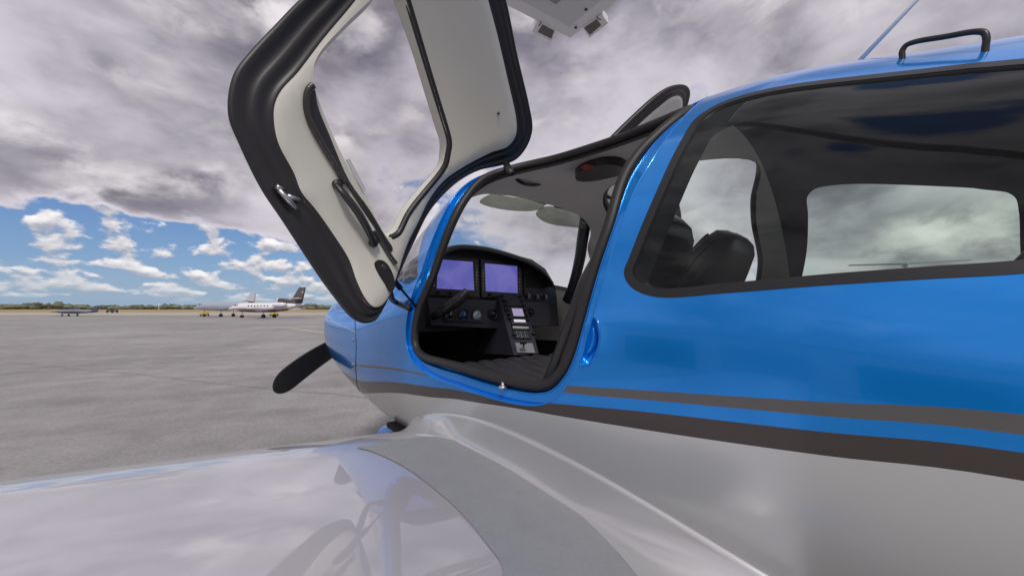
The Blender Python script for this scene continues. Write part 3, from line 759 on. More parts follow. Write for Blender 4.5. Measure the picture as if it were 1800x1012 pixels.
# lower bolster with standby gauges
bol = pquad('lower_bolster', [(752,524),(884,528),(896,578),(758,571)], .055, 'panel', IP)
pquad('glovebox', [(921,529),(966,531),(966,572),(930,573)], .045, 'panel', IP)
pquad('gauge_bezel', [(781,538),(851,540),(854,545),(855,562),(851,567),(782,564)], .010, 'blackp', IP, .055)
for kx, ky, mt in ((791,553,'dialk'),(815,553.5,'dialb'),(838.5,554,'dialw')):
    c = on_panel(kx, ky, .066); mk('gauge_ring', *lathe([(0,.034),(-.004,.034),(-.004,.030),(-.001,.030)], c, 'Y', 28), 'blackp', IP)
    g = mk('gauge_dial', *lathe([(.0,.0295),(-.0015,.0295)], c, 'Y', 28), mt, IP)
    for k in range(12):
        if mt == 'dialb' and k % 3: continue
        th = 2 * pi * k / 12; mk('gauge_tick', *box((c[0] + .024 * cos(th), c[1] - .0022, c[2] + .024 * sin(th)), (.002, .001, .006), rot=Matrix.Rotation(pi / 2 - th, 3, 'Y')), 'legend' if mt != 'dialw' else 'dialk', IP, False)
    mk('gauge_needle', *box((c[0] + .004, c[1] - .003, c[2] + .008), (.003, .001, .022), rot=Matrix.Rotation(.5, 3, 'Y')), 'legend' if mt != 'dialw' else 'dialk', IP, False)
def vent(px, py, r, base):
    c = on_panel(px, py, base); mk('air_vent', *lathe([(0, r), (-.012, r), (-.014, r * .86), (-.004, r * .8), (-.004, .004)], c, 'Y', 24), 'blackp', IP)
    mk('vent_ball', *lathe([(-.002, r * .7), (-.014, r * .5), (-.018, r * .15)], c, 'Y', 20), 'knob', IP)
vent(866, 552, .030, .055); vent(931, 549, .028, .045)
# side yoke handle
yk = [on_panel(779,548,.16), on_panel(790,538,.19), on_panel(808,526,.22), on_panel(822,512,.24)]
mk('side_yoke', *tube(cmr(yk, 6, False), lambda t: .026 + .008 * sin(pi * t), seg=12, flat=.8), 'leather', IP)
mk('yoke_tube', *tube([on_panel(762,556,.05), on_panel(779,548,.16)], .02, seg=12), 'blackp', IP)
# centre console: sloping radio stack
CT, CB = np.array([0, 1.80, 1.49]), np.array([0, 1.62, 1.17]); cn = np.array([0, (CT - CB)[2], -(CT - CB)[1]]); cn /= np.linalg.norm(cn)
def on_con(px, py, aft=0.):
    d = ray(px, py); p0_ = CT - cn * aft; return CAMP + d * ((cn @ (p0_ - CAMP)) / (cn @ d))
def cquad(name, pxs, depth, mat, parent, base=0.):
    fr = [on_con(*p, base + depth) for p in pxs]; bk = [f + cn * depth for f in fr]; V, F = prism(fr, bk); return mk(name, V, F, mat, parent, False)
face = [on_con(*p) for p in ((876,519),(921,521),(947,621),(903,624))]
V, F = prism(face, [(f[0] * 1.0, 1.95, f[2] - .02) for f in face]); CON = mk('centre_console', V, F, 'panel', AC, False)
def crect(x0, x1, y0, y1, s=.03): return [(x0, y0), (x1, y0 + s * (x1 - x0)), (x1 + (y1 - y0) * .27, y1 + s * (x1 - x0)), (x0 + (y1 - y0) * .27, y1)]
for x0, x1, y0, y1, mt, nm in ((889,915,524,537.5,'blackp','radio_unit'),(893,923,539,557,'blackp','radio_unit'),(897,927,558.5,570,'blackp','radio_unit'),(900,930,571.5,579,'blackp','radio_unit'),(902,932,580.5,594,'blackp','radio_unit'),(906,936,602,619,'greyp','throttle_plate')):
    cquad(nm, crect(x0, x1, y0, y1), .008, mt, CON)
cquad('radio_screen', crect(892,912,526,536), .001, 'panel', CON, .008)
cquad('radio_screen', crect(899.5,918,541.5,555), .001, 'screen2', CON, .008)
cquad('radio_screen', crect(903,923,561,565.5), .001, 'lcd', CON, .008)
cquad('radio_strip', crect(901,929,573,576), .001, 'legend', CON, .008)
for r_, (yy, n, x0) in enumerate(((568,9,901),(577.8,8,903),(583.5,6,908),(588,6,909),(591.5,6,910))):
    for k in range(n):
        c = on_con(x0 + k * (3.1 if n > 6 else 3.6), yy + .1 * k, .009); mk('radio_button', *box(c, (.0055, .005, .0055), .001, seg=1), 'legend' if r_ > 1 and k % 2 == 0 else 'greyp', CON)
for kx, ky in ((882,519),(884.5,527),(887.5,535),(889,543),(892,551),(895,558),(914.5,520),(917,528),(920,536),(922,545),(925,553),(927.5,561),(903,587),(937,586)):
    c = on_con(kx, ky, .004); mk('radio_knob', *lathe([(0, .0095), (-.012, .009), (-.013, .006), (-.022, .0055), (-.023, .004)], c, 'Y', 14), 'knob', CON)
c = on_con(921, 604, .02); mk('throttle_lever', *join(tube([on_con(921,608,0), on_con(920,603,.05)], .005), box(on_con(920,602,.055), (.045, .016, .018), .006)), 'blackp', CON)
# seats
def seat(sx, dy, name='seat'):
    st = empty_part = None
    prof = [(.985,1.12),(.93,1.20),(.845,1.37),(.785,1.50),(.725,1.60),(.685,1.66),(.655,1.70)]
    pc = cmr(prof, 4, False); rows = []; n = len(pc)
    for i, (y, z) in enumerate(pc):
        t = i / (n - 1); hw = (.235 - .015 * t) if t < .5 else .2275 - .095 * ((t - .5) / .5) ** 1.4
        tx = pc[min(i + 1, n - 1)] - pc[max(i - 1, 0)]; tx /= np.linalg.norm(tx); nb = np.array([-tx[1], tx[0]]);  # towards aft/up
        if nb[0] > 0: nb = -nb
        thk = .13 - .03 * t; ringp = []
        for u in np.linspace(0, 2 * pi, 37)[:-1]:
            cu, su = cos(u), sin(u); ex = np.sign(cu) * abs(cu) ** .45; ey = np.sign(su) * abs(su) ** .55
            bol_ = .02 * (abs(ex) > .6) * (1 if su > 0 else 0)
            off = (-(ey) * .5 + .5) * thk - bol_
            ringp.append((sx + hw * ex, y + dy + nb[0] * off, z + nb[1] * off))
        rows.append(ringp)
    # rounded top
    last = rows[-1]; cc = np.mean(last, 0); rows.append([cc + (np.array(p) - cc) * .82 + np.array([0, -.012, .024]) for p in last]); rows.append([cc + (np.array(p) - cc) * .45 + np.array([0, -.02, .036]) for p in last])
    V, F = grid(rows, True); F.append(tuple(range(len(V) - 36, len(V))))
    s_ = mk('seat', V, F, 'leather', AC)
    for k in range(6):                                           # stitched cushion ribs
        xx = sx - .20 + k * .08; P = [(xx, 1.02 + dy, 1.13), (xx, 1.15 + dy, 1.135), (xx, 1.30 + dy, 1.15), (xx, 1.42 + dy, 1.16), (xx, 1.47 + dy, 1.12)]
        mk('cushion_rib', *tube(cmr(P, 4, False), .043, seg=12, flat=.75), 'leather', s_)
    mk('seat_base', *box((sx, 1.2 + dy, .97), (.46, .52, .24), .03), 'leather', s_)
    for q_ in (0, 18): mk('seat_piping', *tube([r[q_] for r in rows[2:-2]], .005, seg=6), 'sealm', s_)
    for q_ in (5, 13): mk('seat_seam', *tube([np.array(r[q_]) + np.array([0, .004, .002]) for r in rows[2:-2]], .0035, seg=6), 'blackp', s_)
    bx_ = sx + (.10 if sx < 0 else -.10); mk('seat_belt', *tube(cmr([(bx_, .735 + dy, 1.62), (bx_, .765 + dy, 1.57), (bx_ - .01, .87 + dy, 1.42), (bx_ - .02, 1.0 + dy, 1.22)], 5, False), .022, seg=8, flat=.16), 'greyp', s_)
    return s_
for sx in (-.285, .245): seat(sx, 0)
for sx in (-.195, .195): seat(sx, -.85)
pp = [on_plane_x(x, y, .5) for x, y in ((1034,362),(1029,390),(1024,420),(1019,455),(1008,500),(996,530))]
mk('windshield_post', *tube(cmr(pp, 5, False), lambda t: .044 - .010 * t, seg=12, flat=.8), 'blackp', AC)
# sun visors and overhead fittings
def on_y(px, py, Y):
    d = ray(px, py); return CAMP + d * ((Y - CAMP[1]) / d[1])
for poly in ([(844,355),(863,341.5),(898,346),(958,356),(956,364),(943,370),(898,370),(857,362)], [(943,376),(956,364),(973,363),(1005,373),(1044,385),(1041,399),(1005,399),(958,390)]):
    c = cmr([on_y(*p, 1.56) for p in poly], 4); V, F = prism(c, [p + np.array([0, .006, .001]) for p in c]); mk('sun_visor', V, F, 'visor', AC, False)
mk('visor_rod', *tube([on_y(877,333,1.54), on_y(920,346,1.54), on_y(960,358,1.54)], .008), 'blackp', AC)
mk('visor_rod', *tube([on_y(975,362,1.54), on_y(1010,371,1.54), on_y(1052,381,1.54)], .008), 'blackp', AC)
for px, py in ((924,338),(1000,357)): mk('visor_mount', *lathe([(0,.02),(.03,.022),(.05,.012)], on_y(px, py + 6, 1.52), 'Z', 14), 'blackp', AC)
def on_z(px, py, z):
    d = ray(px, py); return CAMP + d * ((z - CAMP[2]) / d[2])
pad = cmr([on_z(*p, 2.018) for p in ((1011,313),(1018,304),(1030,298),(1061,290),(1090,292.6),(1103,304.5),(1076,312),(1041,319),(1018,319))], 5)
V, F = prism(pad, [p + np.array([0, 0, .04]) for p in pad]); mk('overhead_speaker', V, F, 'leather', AC, False)
tg = [on_z(*p, 2.014) for p in ((1021,296),(1030,291),(1044,293),(1036,299),(1026,299))]; V, F = prism(tg, [p + np.array([0, 0, .004]) for p in tg]); mk('red_tag', V, F, 'red', AC, False)
mk('grab_handle', *tube(cmr([on_y(905,312,1.36), on_y(918,322,1.36), on_y(945,325,1.37), on_y(970,311,1.38)], 6, False), .010, flat=.7), 'blackp', AC)
mk('grab_handle', *tube(cmr([on_y(1034,334,1.42), on_y(1042,352,1.42), on_y(1052,365,1.42)], 6, False), .011, flat=.7), 'blackp', AC)
# sill latch pin
q = fp(*fhit(884, 666, .03), .03); q2 = fp(*fhit(884, 680, .01), .01)
mk('sill_pin', *tube([q, q2], .006), 'steel', AC); mk('sill_pin_cap', *lathe([(-.006,.011),(0,.014),(.005,.013)], q2, 'Z', 18), 'chrome', AC)

# ------------------------------------------------------------------ the open left door (mirrored for the right)
dq = np.array([[-0.695, 1.49, 1.472], [-0.744, 1.475, 1.41], [-0.809, 1.461, 1.44], [-1.042, 1.417, 1.625], [-1.236, 1.38, 1.778], [-1.362, 1.346, 1.887], [-1.388, 1.343, 1.935], [-1.395, 1.345, 2.005], [-1.373, 1.354, 2.064], [-1.348, 1.352, 2.123], [-1.279, 1.354, 2.237], [-1.225, 1.332, 2.342], [-1.119, 1.302, 2.46], [-1.078, 1.254, 2.544], [-0.882, 1.061, 2.669], [-0.736, 1.068, 2.562], [-0.581, 1.108, 2.441], [-0.442, 1.185, 2.31], [-0.4, 1.332, 2.188], [-0.447, 1.439, 2.095], [-0.586, 1.491, 1.959], [-0.658, 1.504, 1.752], [-0.659, 1.505, 1.596]])   # the closed door's edge swung forward and up about its hinges
dc = dq.mean(0); U_, S_, Vt = np.linalg.svd(dq - dc); e1, e2, e3 = Vt
if e3 @ (CAMP - dc) < 0: e3 = -e3                     # towards the cabin side of the door
e2 = np.cross(e3, e1)
A_ = (dq - dc) @ np.array([e1, e2, e3]).T; xx, yy, zz = A_.T
coef, *_ = np.linalg.lstsq(np.stack([np.ones_like(xx), xx, yy, xx * xx, xx * yy, yy * yy], 1), zz, rcond=None)
coef[3:] = np.clip(coef[3:], -.35, .35)
def dsurf(u, v, off=0.):
    h = coef @ np.array([1, u, v, u * u, u * v, v * v]); return dc + e1 * u + e2 * v + e3 * (h + off)
def dhit(px, py, off=0.):
    d = ray(px, py); o_ = CAMP - dc; t = .3; prev = None
    def g(t):
        p = o_ + d * t; u, v, w = p @ e1, p @ e2, p @ e3; return w - off - coef @ np.array([1, u, v, u * u, u * v, v * v])
    s0 = g(t)
    while t < 5:
        t2 = t + .02
        if (g(t2) > 0) != (s0 > 0):
            lo, hi = t, t2
            for _ in range(22):
                m = (lo + hi) / 2
                if (g(m) > 0) == (s0 > 0): lo = m
                else: hi = m
            p = o_ + d * hi; return np.array([p @ e1, p @ e2])
        t = t2
    p = o_ + d * 1.6; return np.array([p @ e1, p @ e2])
out_px = [(523.6,0),(485,40),(447,80),(413,123.6),(402,165),(403,207),(420,250),(460,332),(500,392),(567,494),(594,530.6),(620.5,562),(644,573),(664,567),(677,547),(704,488),(731,430),(757,377),(785,343),(814,318),(848,300),(888,291),(915,280),(933,258),(943,227),(938,187),(914.5,83.5),(898,0),(876,-68),(842,-125),(795,-172),(745,-190),(690,-160),(600,-70)]
cr_px = [(620,6.7),(567,70),(523.6,127),(493.6,160),(482,187),(482,220),(490,254),(517,305),(530,338),(554,367),(587,413.6),(614,457),(627,494),(644,527),(657,539),(670,537),(684,520),(697,487),(717,427),(734,393),(757,347),(781,317),(814,294),(864,268),(892,258),(906,240),(908,214),(891,133),(874,60),(858,0),(842,-55),(810,-100),(770,-120),(720,-110),(680,-70)]
win_px = [(659,0),(614,45),(567,97),(556,122),(557,154),(580,217),(614,291),(647,347),(674,403),(684,413.6),(694,407),(714,370),(777,292),(782,268),(782,247),(777,230),(734,87),(704,0),(694,-30),(686,-40),(676,-30)]
DO = resample(cmr([dhit(*p) for p in out_px], 6), 220); DC = np.array(cmr([dhit(*p) for p in cr_px], 6)); DWn = np.array(cmr([dhit(*p) for p in win_px], 5))
DW2 = shrink(DWn, -.010)
def match(ref, other):
    """for each point of ref the nearest point of other, kept in order by a smoothed index"""
    D = resample(other, 600); idx = [int(np.argmin(np.sum((D - p) ** 2, 1))) for p in ref]
    un = np.unwrap(np.array(idx) * 2 * pi / 600) * 600 / (2 * pi); k = np.ones(9) / 9; n = len(un)
    tot = un[-1] - un[0]; per = 600 * np.sign(tot)
    ext = np.concatenate([un[-4:] - per, un, un[:4] + per]); un = np.convolve(ext, k, 'valid')
    un = un % 600; i0 = np.floor(un).astype(int) % 600; i1 = (i0 + 1) % 600; f = (un - np.floor(un))[:, None]
    return D[i0] * (1 - f) + D[i1] * f
DCm = match(DO, DC)
def door(side):
    sg = np.array([side, 1, 1]); X_ = lambda pts: [tuple(np.array(p) * sg) for p in pts]
    ff = (lambda F: F) if side > 0 else flip
    D = empty_door = None
    # outer skin
    Dsk = shrink(DO, .004); lo_, hi_ = DO.min(0), DO.max(0); DOs = shrink(DO, .02); DCs = shrink(DC, .025); DWs = shrink(DWn, .02)
    g_ = [(x, y) for x in np.arange(lo_[0], hi_[0], .035) for y in np.arange(lo_[1], hi_[1], .035) if inpoly(x, y, DOs) and np.min(np.sum((DWn - np.array([x, y])) ** 2, 1)) > .02 ** 2]
    v2, f2 = cdt([Dsk, DWn], g_)
    f2 = [f for f in f2 if inpoly(sum(v2[i][0] for i in f) / len(f), sum(v2[i][1] for i in f) / len(f), Dsk) and not inpoly(sum(v2[i][0] for i in f) / len(f), sum(v2[i][1] for i in f) / len(f), DWn)]
    order, F = sub(v2, f2); V = [dsurf(*v2[i], -.052) for i in order]
    D = mk('door', X_(V), ff(F), 'blue', AC)
    # rim of the skin
    V, F = grid([[dsurf(*p, -.052) for p in Dsk], [dsurf(*p, -.048) for p in DO], [dsurf(*p, -.03) for p in DO]], True); mk('door_skin_edge', X_(V), ff(F), 'blackp', D)
    # black weather seal band with two ridges
    prof = [(0, -.03), (.05, -.021), (.12, -.018), (.22, -.019), (.32, -.023), (.42, -.022), (.50, -.015), (.58, -.010), (.66, -.0095), (.74, -.012), (.82, -.012), (.9, -.005), (.96, .001), (1.0, .001)]
    V, F = grid([[dsurf(*(p * (1 - t) + q * t), h) for p, q in zip(DO, DCm)] for t, h in prof], True); mk('door_seal', X_(V), ff(F), 'rubber', D)
    # cream inner panel with a raised soft edge
    DCi = shrink(DC, .012); g_ = [(x, y) for x in np.arange(lo_[0], hi_[0], .03) for y in np.arange(lo_[1], hi_[1], .03) if inpoly(x, y, DCs) and np.min(np.sum((DW2 - np.array([x, y])) ** 2, 1)) > .016 ** 2]
    v2, f2 = cdt([DC, DCi, DW2], g_)
    f2 = [f for f in f2 if inpoly(sum(v2[i][0] for i in f) / len(f), sum(v2[i][1] for i in f) / len(f), DC) and not inpoly(sum(v2[i][0] for i in f) / len(f), sum(v2[i][1] for i in f) / len(f), DW2)]
    order, F = sub(v2, f2)
    def hh(p):
        d = sqrt(np.min(np.sum((DC - np.array(p)) ** 2, 1))); return .0 + .012 * min(1, d / .03) ** .5
    V = [dsurf(*v2[i], hh(v2[i])) for i in order]; mk('inner_panel', X_(V), ff(F), 'cream', D)
    V, F = grid([[dsurf(*p, .0) for p in DC], [dsurf(*p, -.03) for p in DC]], True); mk('inner_panel_edge', X_(V), F, 'cream', D)
    # window: reveal, trim and pane
    V, F = grid([[dsurf(*p, .012) for p in DW2], [dsurf(*p, -.052) for p in DWn]], True); mk('window_reveal', X_(V), F, 'cream', D)
    tr = [dsurf(*p, .004) for p in cmr([dhit(*p) for p in ((715,0),(741,87),(784,228),(789,250),(787,268),(780,294),(718,374),(699,410),(686,417))], 8, False)]
    tr0 = [dsurf(*dhit(*p), .004) for p in ((700,-50),(709,-20))]
    mk('window_trim', *[(X_(v), ff(f)) for v, f in [tube(tr0 + tr, .013, seg=10, flat=.8)]][0], 'rubber', D)
    v2, f2 = cdt([DWn], [(x, y) for x in np.arange(lo_[0], hi_[0], .05) for y in np.arange(lo_[1], hi_[1], .05) if inpoly(x, y, DWs)])
    f2 = [f for f in f2 if inpoly(sum(v2[i][0] for i in f) / len(f), sum(v2[i][1] for i in f) / len(f), DWn)]
    order, F = sub(v2, f2); mk('window_pane', X_([dsurf(*v2[i], -.046) for i in order]), ff(F), 'glassd', D)
    # dark map pocket below the window with a padded lip
    pk = [dhit(*p) for p in ((545,150),(536,180),(540,207),(564,254),(594,303),(625,352),(657,400),(684,441),(688,436),(676,416),(646,366),(612,318),(578,240),(556,185),(552,160))]
    pk = cmr(pk, 4); V, F = prism([dsurf(*p, .016) for p in pk], [dsurf(*p, -.01) for p in pk]); mk('map_pocket', X_(V), ff(F), 'blackp', D, False)
    lipc = cmr([dsurf(*dhit(*p), .022) for p in ((548,152),(540,160),(536,180),(540,207),(564,254),(594,303),(603,322))], 6, False)
    V, F = tube(lipc, .011, seg=10); mk('pocket_lip', X_(V), ff(F), 'leather', D)
    hd = cmr([dsurf(*dhit(587,322), .02), dsurf(*dhit(597,338), .05), dsurf(*dhit(622,372), .058), dsurf(*dhit(645,412), .05), dsurf(*dhit(654,427), .02)], 6, False)
    V, F = tube(hd, lambda t: .011 + .007 * sin(pi * t), seg=12, flat=.75); mk('pull_handle', X_(V), ff(F), 'blackp', D)
    for p in ((590,324), (653,425)):
        c = dsurf(*dhit(*p), .02); V, F = lathe([(-.012,.016),(.0,.018),(.012,.012)], c, 'Y', 16); mk('handle_mount', X_(V), ff(F), 'blackp', D)
    stp = cmr([dsurf(*dhit(*p), .02) for p in ((655,404),(668,424),(684,450),(693,462))], 6, False)
    V, F = tube(stp, .009, seg=10); mk('strap', X_(V), ff(F), 'leather', D)
    # strut recess
    rc = cmr([dhit(*p) for p in ((656,462),(662,456),(672,457),(682,467),(690,486),(692,502),(684,512),(674,497),(662,478))], 4)
    V, F = prism([dsurf(*p, .0155) for p in rc], [dsurf(*p, -.01) for p in rc]); mk('strut_recess', X_(V), ff(F), 'dark', D, False)
    # latch on the lower edge
    for (x0, y0, x1, y1) in ((486,328,497,334), (491,334,522,368), (505,345,526,352)):
        c0, c1 = dsurf(*dhit(x0, y0), -.006), dsurf(*dhit(x1, y1), -.006); V, F = tube([c0, (c0 + c1) / 2, c1], .009, seg=10); mk('latch', X_(V), ff(F), 'steel', D)
    for p in ((873,200),(728,361)):
        c = dsurf(*dhit(*p), .0125); V, F = lathe([(-.004,.005),(.002,.005)], c, 'Y', 12); mk('panel_screw', X_(V), ff(F), 'blackp', D)
    # red-ringed push button and placard near the window
    pl = [dhit(*p) for p in ((606,281),(613,279),(641,333),(637,339))]
    V, F = prism([dsurf(*p, .016) for p in pl], [dsurf(*p, .008) for p in pl]); mk('placard', X_(V), ff(F), 'legend', D, False)
    # hinge arm at the roof and gas strut to the sill post
    h0 = fp(*fhit(898, 304, .02), .02); h1 = dsurf(*dhit(896, 287), -.03)
    V, F = tube([h0, (h0 + h1) / 2, h1], .018, seg=8, flat=.6); mk('hinge_arm', X_(V), ff(F), 'blackp', D)
    g1 = fp(*fhit(733, 541, .03), .03); g0 = dsurf(*dhit(668, 465), .012); gm = g0 + (g1 - g0) * .5
    V, F = tube([g0, gm, gm + (g1 - gm) * .001, g1], lambda t: .012 if t < .5 else .005, seg=12); mk('gas_strut', X_(V), ff(F), 'blackp', D)
    hb = [dsurf(*dhit(*p), -.015) for p in ((680,480),(688,515))] + [fp(*fhit(706,535), -.03), fp(*fhit(722,543), -.005)]
    V, F = tube(cmr(hb, 5, False), .017, seg=8, flat=.7); mk('hinge_arm', X_(V), ff(F), 'blackp', D)
    return D
door(1); door(-1)
# ------------------------------------------------------------------ white canopy corner with floodlights overhead
def on_zc(px, py, z): return on_z(px, py, z)
ZC = 5.0; cc0 = on_zc(1002, 67, ZC); ea = np.array([sin(radians(275.6)), cos(radians(275.6)), 0]); eb = np.array([sin(radians(183.8)), cos(radians(183.8)), 0])
CP = empty('light_canopy', (-2.5, -1.9, 0), 'white flat canopy panel on a post, its corner reaching out over the aircraft', 'canopy')
def slab(c, la, lb, z0, z1): return prism([c + np.array([0, 0, z0]), c + ea * la + np.array([0, 0, z0]), c + ea * la + eb * lb + np.array([0, 0, z0]), c + eb * lb + np.array([0, 0, z0])],
                                          [c + np.array([0, 0, z1]), c + ea * la + np.array([0, 0, z1]), c + ea * la + eb * lb + np.array([0, 0, z1]), c + eb * lb + np.array([0, 0, z1])])
mk('canopy_panel', *slab(cc0, 2.4, 2.4, 0, .10), 'white', CP, False)
mk('canopy_soffit', *slab(cc0 + (ea + eb) * .16, 2.08, 2.08, -.012, -.0005), pm('soffit', (.62, .62, .62), .5), CP, False)
for px, py in ((1030,17),(1012,49)):
    mk('panel_screw', *lathe([(-.006,.018),(0,.018)], on_zc(px, py, ZC - .014), 'Z', 12), 'blackp', CP)
mk('junction_box', *box(on_zc(975, -2, ZC - .03), (.12, .08, .04), .006), 'greyp', CP)
far = cc0 + (ea + eb) * 2.2; post = np.array([-2.5, -1.9, 0])
mk('canopy_beam', *tube([far + np.array([0, 0, .16]), np.array([post[0], post[1], ZC + .16])], .08, seg=12), 'white', CP)
mk('canopy_beam', *tube([cc0 + (ea + eb) * .4 + np.array([0, 0, .16]), far + np.array([0, 0, .16])], .06, seg=12), 'white', CP)
mk('canopy_post', *tube([post, post + np.array([0, 0, ZC + .24])], .09, seg=16), 'white', CP)
def flood(hous, lens_, slit, lab):
    Fo = empty('floodlight', on_zc(*hous[0], ZC), lab, 'floodlight', 'floodlights on the canopy edges')
    V, F = prism([on_zc(*p, ZC - .02) for p in hous], [on_zc(*p, ZC - .02) + np.array([0, 0, .09]) for p in hous]); mk('lamp_housing', V, F, 'white', Fo, False)
    V, F = prism([on_zc(*p, ZC - .026) for p in lens_], [on_zc(*p, ZC - .026) + np.array([0, 0, .03]) for p in lens_]); mk('lamp_lens', V, F, 'lens', Fo, False)
    V, F = prism([on_zc(*p, ZC - .024) for p in slit], [on_zc(*p, ZC - .024) + np.array([0, 0, .02]) for p in slit]); mk('vent_slit', V, F, 'blackp', Fo, False)
flood([(935,56),(945,38),(976,55),(969,73)], [(945.5,57),(953.5,44),(974,55.5),(969,68.5)], [(946.5,46),(950.5,41),(951.5,41.8),(947.5,46.8)], 'square brown-lensed floodlight on the canopy edge facing the open blue door')
flood([(1025,49),(1058,26),(1069,41),(1036,67)], [(1027,50),(1049,35),(1056.5,45),(1037,62)], [(1049,32.5),(1056,36.5),(1056.8,35.4),(1050,31.5)], 'square brown-lensed floodlight on the canopy edge facing the roof antenna')

# ------------------------------------------------------------------ other aircraft on the field
def craft(name, loc, heading, label, cat='airplane', group=None):
    e = empty(name, loc, label, cat, group); h = radians(heading)
    nx = np.array([sin(h), cos(h), 0]); ny = np.array([-cos(h), sin(h), 0]); nz = np.array([0, 0, 1.]); L_ = np.array(loc, float)
    e['_h'] = heading; del e['_h']
    def T(V): return [tuple(L_ + nx * v[0] + ny * v[1] + nz * v[2]) for v in V]   # x ahead, y left, z up
    def add(nm, VF, mat, parent=None, smooth=True): return mk(nm, T(VF[0]), VF[1], mat, parent or e, smooth)
    return e, add
def hull(prof, seg=20):
    rows = []
    for x, zc_, ry, rz in prof: rows.append([(x, ry * cos(2 * pi * k / seg), zc_ + rz * sin(2 * pi * k / seg)) for k in range(seg)])
    V, F = grid(rows, True); F.append(tuple(range(seg))); F.append(tuple(range(len(V) - seg, len(V)))); return V, F
def foil(pts, th=.05, vert=False):
    rows = []
    for (x0, y0, z0), c in pts:
        rows.append([(x0 - s * c, y0 + (h * th * c if vert else 0), z0 + (0 if vert else h * th * c)) for s, h in ((0,0),(.06,.6),(.3,1),(.7,.6),(1,0),(.7,-.6),(.3,-1),(.06,-.6))])
    V, F = grid(rows, True); F.append(tuple(range(8))); F.append(tuple(range(len(V) - 8, len(V)))); return V, F
M['jetw'] = pm('jet_white', (.78, .77, .80), .3, coat=.6); M['jetd'] = pm('jet_dark', (.07, .06, .062), .35, coat=.5); M['jetg'] = pm('jet_grey', (.36, .39, .46), .35, coat=.5)
M['jetn'] = pm('jet_navy', (.05, .045, .09), .4, coat=.4); M['jets'] = pm('small_plane_grey', (.20, .20, .25), .4, coat=.4); M['jetl'] = pm('jet_pale_grey', (.42, .43, .48), .4, coat=.4); M['win'] = pm('dark_glass', (.02, .022, .03), .1, coat=1)
M['yel'] = pm('cart_yellow', (.60, .40, .05), .5); M['maroon'] = pm('maroon_line', (.16, .05, .06), .4)
def gear(add, x, y, ztop, r, dual=True):
    g = add('landing_gear', tube([(x, y, ztop), (x, y, r)], .05, seg=8), 'steel')
    for s in ((-1, 1) if dual else (0,)):
        add('wheel', lathe([(-.07, r*.6), (-.07, r*.92), (-.03, r), (.03, r), (.07, r*.92), (.07, r*.6)], (0, 0, 0), 'X', 16), 'rubber')
        o_ = COL.objects[-1]
    return g
def wheels(add, x, y, ztop, r, dual=True):
    add('gear_leg', tube([(x, y, ztop), (x, y, r)], .05, seg=8), 'steel')
    for s in ((-.11, .11) if dual else (0,)):
        V, F = lathe([(-.07, r*.6), (-.07, r*.92), (-.03, r), (.03, r), (.07, r*.92), (.07, r*.6)], (0, 0, 0), 'Y', 16)
        add('wheel', ([(v[0] + x, v[1] + y + s, v[2] + r) for v in V], F), 'rubber')
def port(add, x, y, z, w, h, nm='cabin_window', mat='win'):
    """oval window let into the left side"""
    V = []; n = 10
    for yy in (y + .02, y - .05): V += [(x + w * cos(2 * pi * k / n), yy, z + h * sin(2 * pi * k / n)) for k in range(n)]
    F = [tuple(range(n)), tuple(range(2 * n - 1, n - 1, -1))] + [(k, k + n, (k + 1) % n + n, (k + 1) % n) for k in range(n)]
    add(nm, (V, F), mat, None, False)
HB = YAW - 90    # heading that points to the left of the picture
# three-engined business jet
e, add = craft('business_jet', at_depth(468, 59), HB + 6, 'white three-engined business jet with a dark tail fin and dark tail engine', group='business jets parked across the apron')
zf = 1.62
add('fuselage', hull([(6.25,1.32,.02,.02),(6.1,1.34,.14,.12),(5.7,1.40,.34,.28),(5.2,1.48,.5,.42),(4.7,1.56,.6,.56),(4.2,zf,.66,.64),(3.4,zf,.68,.68),(0,zf,.68,.68),(-2.6,zf+.02,.67,.66),(-3.8,zf+.1,.56,.54),(-4.8,zf+.22,.42,.38),(-5.7,zf+.36,.24,.2),(-6.2,zf+.45,.1,.08)]), 'jetw')
add('belly', hull([(4.6,1.26,.2,.08),(4.0,1.18,.6,.26),(2,1.14,.655,.30),(-1,1.14,.655,.30),(-3.4,1.3,.5,.22),(-5.4,1.82,.2,.1),(-5.9,1.95,.04,.04)]), 'jetd')
add('cheat_line', tube([(5.6,.37,1.31),(4.8,.60,1.36),(3.8,.675,1.42),(0,.69,1.42),(-2.8,.67,1.44),(-4.6,.45,1.66),(-5.8,.2,1.93)], .03, seg=6), 'maroon')
for k in range(7): port(add, 2.35 - k * .52, .655, 1.80, .12, .11, mat='maroon')
for x, w in ((4.55,.16),(4.22,.13),(4.9,.10)): port(add, x, .56 if x < 4.7 else .44, 1.92 if x < 4.7 else 1.82, w, .09, 'cockpit_window')
port(add, -2.75, .66, 1.86, .10, .17, 'emblem', 'jetd')
for s in (1, -1):
    add('wing', foil([((1.3,s*.4,1.12),2.6),((-.6,s*3.0,1.25),1.6),((-1.9,s*6.0,1.45),.9)], .05), 'jetw')
    add('tailplane', foil([((-4.7,s*.05,2.95),1.3),((-5.7,s*2.5,2.86),.6)], .05), 'jetw')
    add('engine_pod', hull([(-1.9,1.98,.30,.30),(-2.1,1.98,.36,.36),(-3.2,1.98,.36,.36),(-3.9,1.98,.26,.26)], 16), 'jetw')
    o_ = [q for q in COL.objects if q.name.startswith('engine_pod')][-1]
    ny_ = np.array([-cos(radians(HB + 6)), sin(radians(HB + 6)), 0]) * s * .92
    for v in o_.data.vertices: v.co = v.co + Vector(ny_)
add('tail_fin', foil([((-3.2,0,2.2),2.7),((-4.2,0,2.9),1.85),((-5.3,0,4.62),1.1)], .05, True), 'jetd')
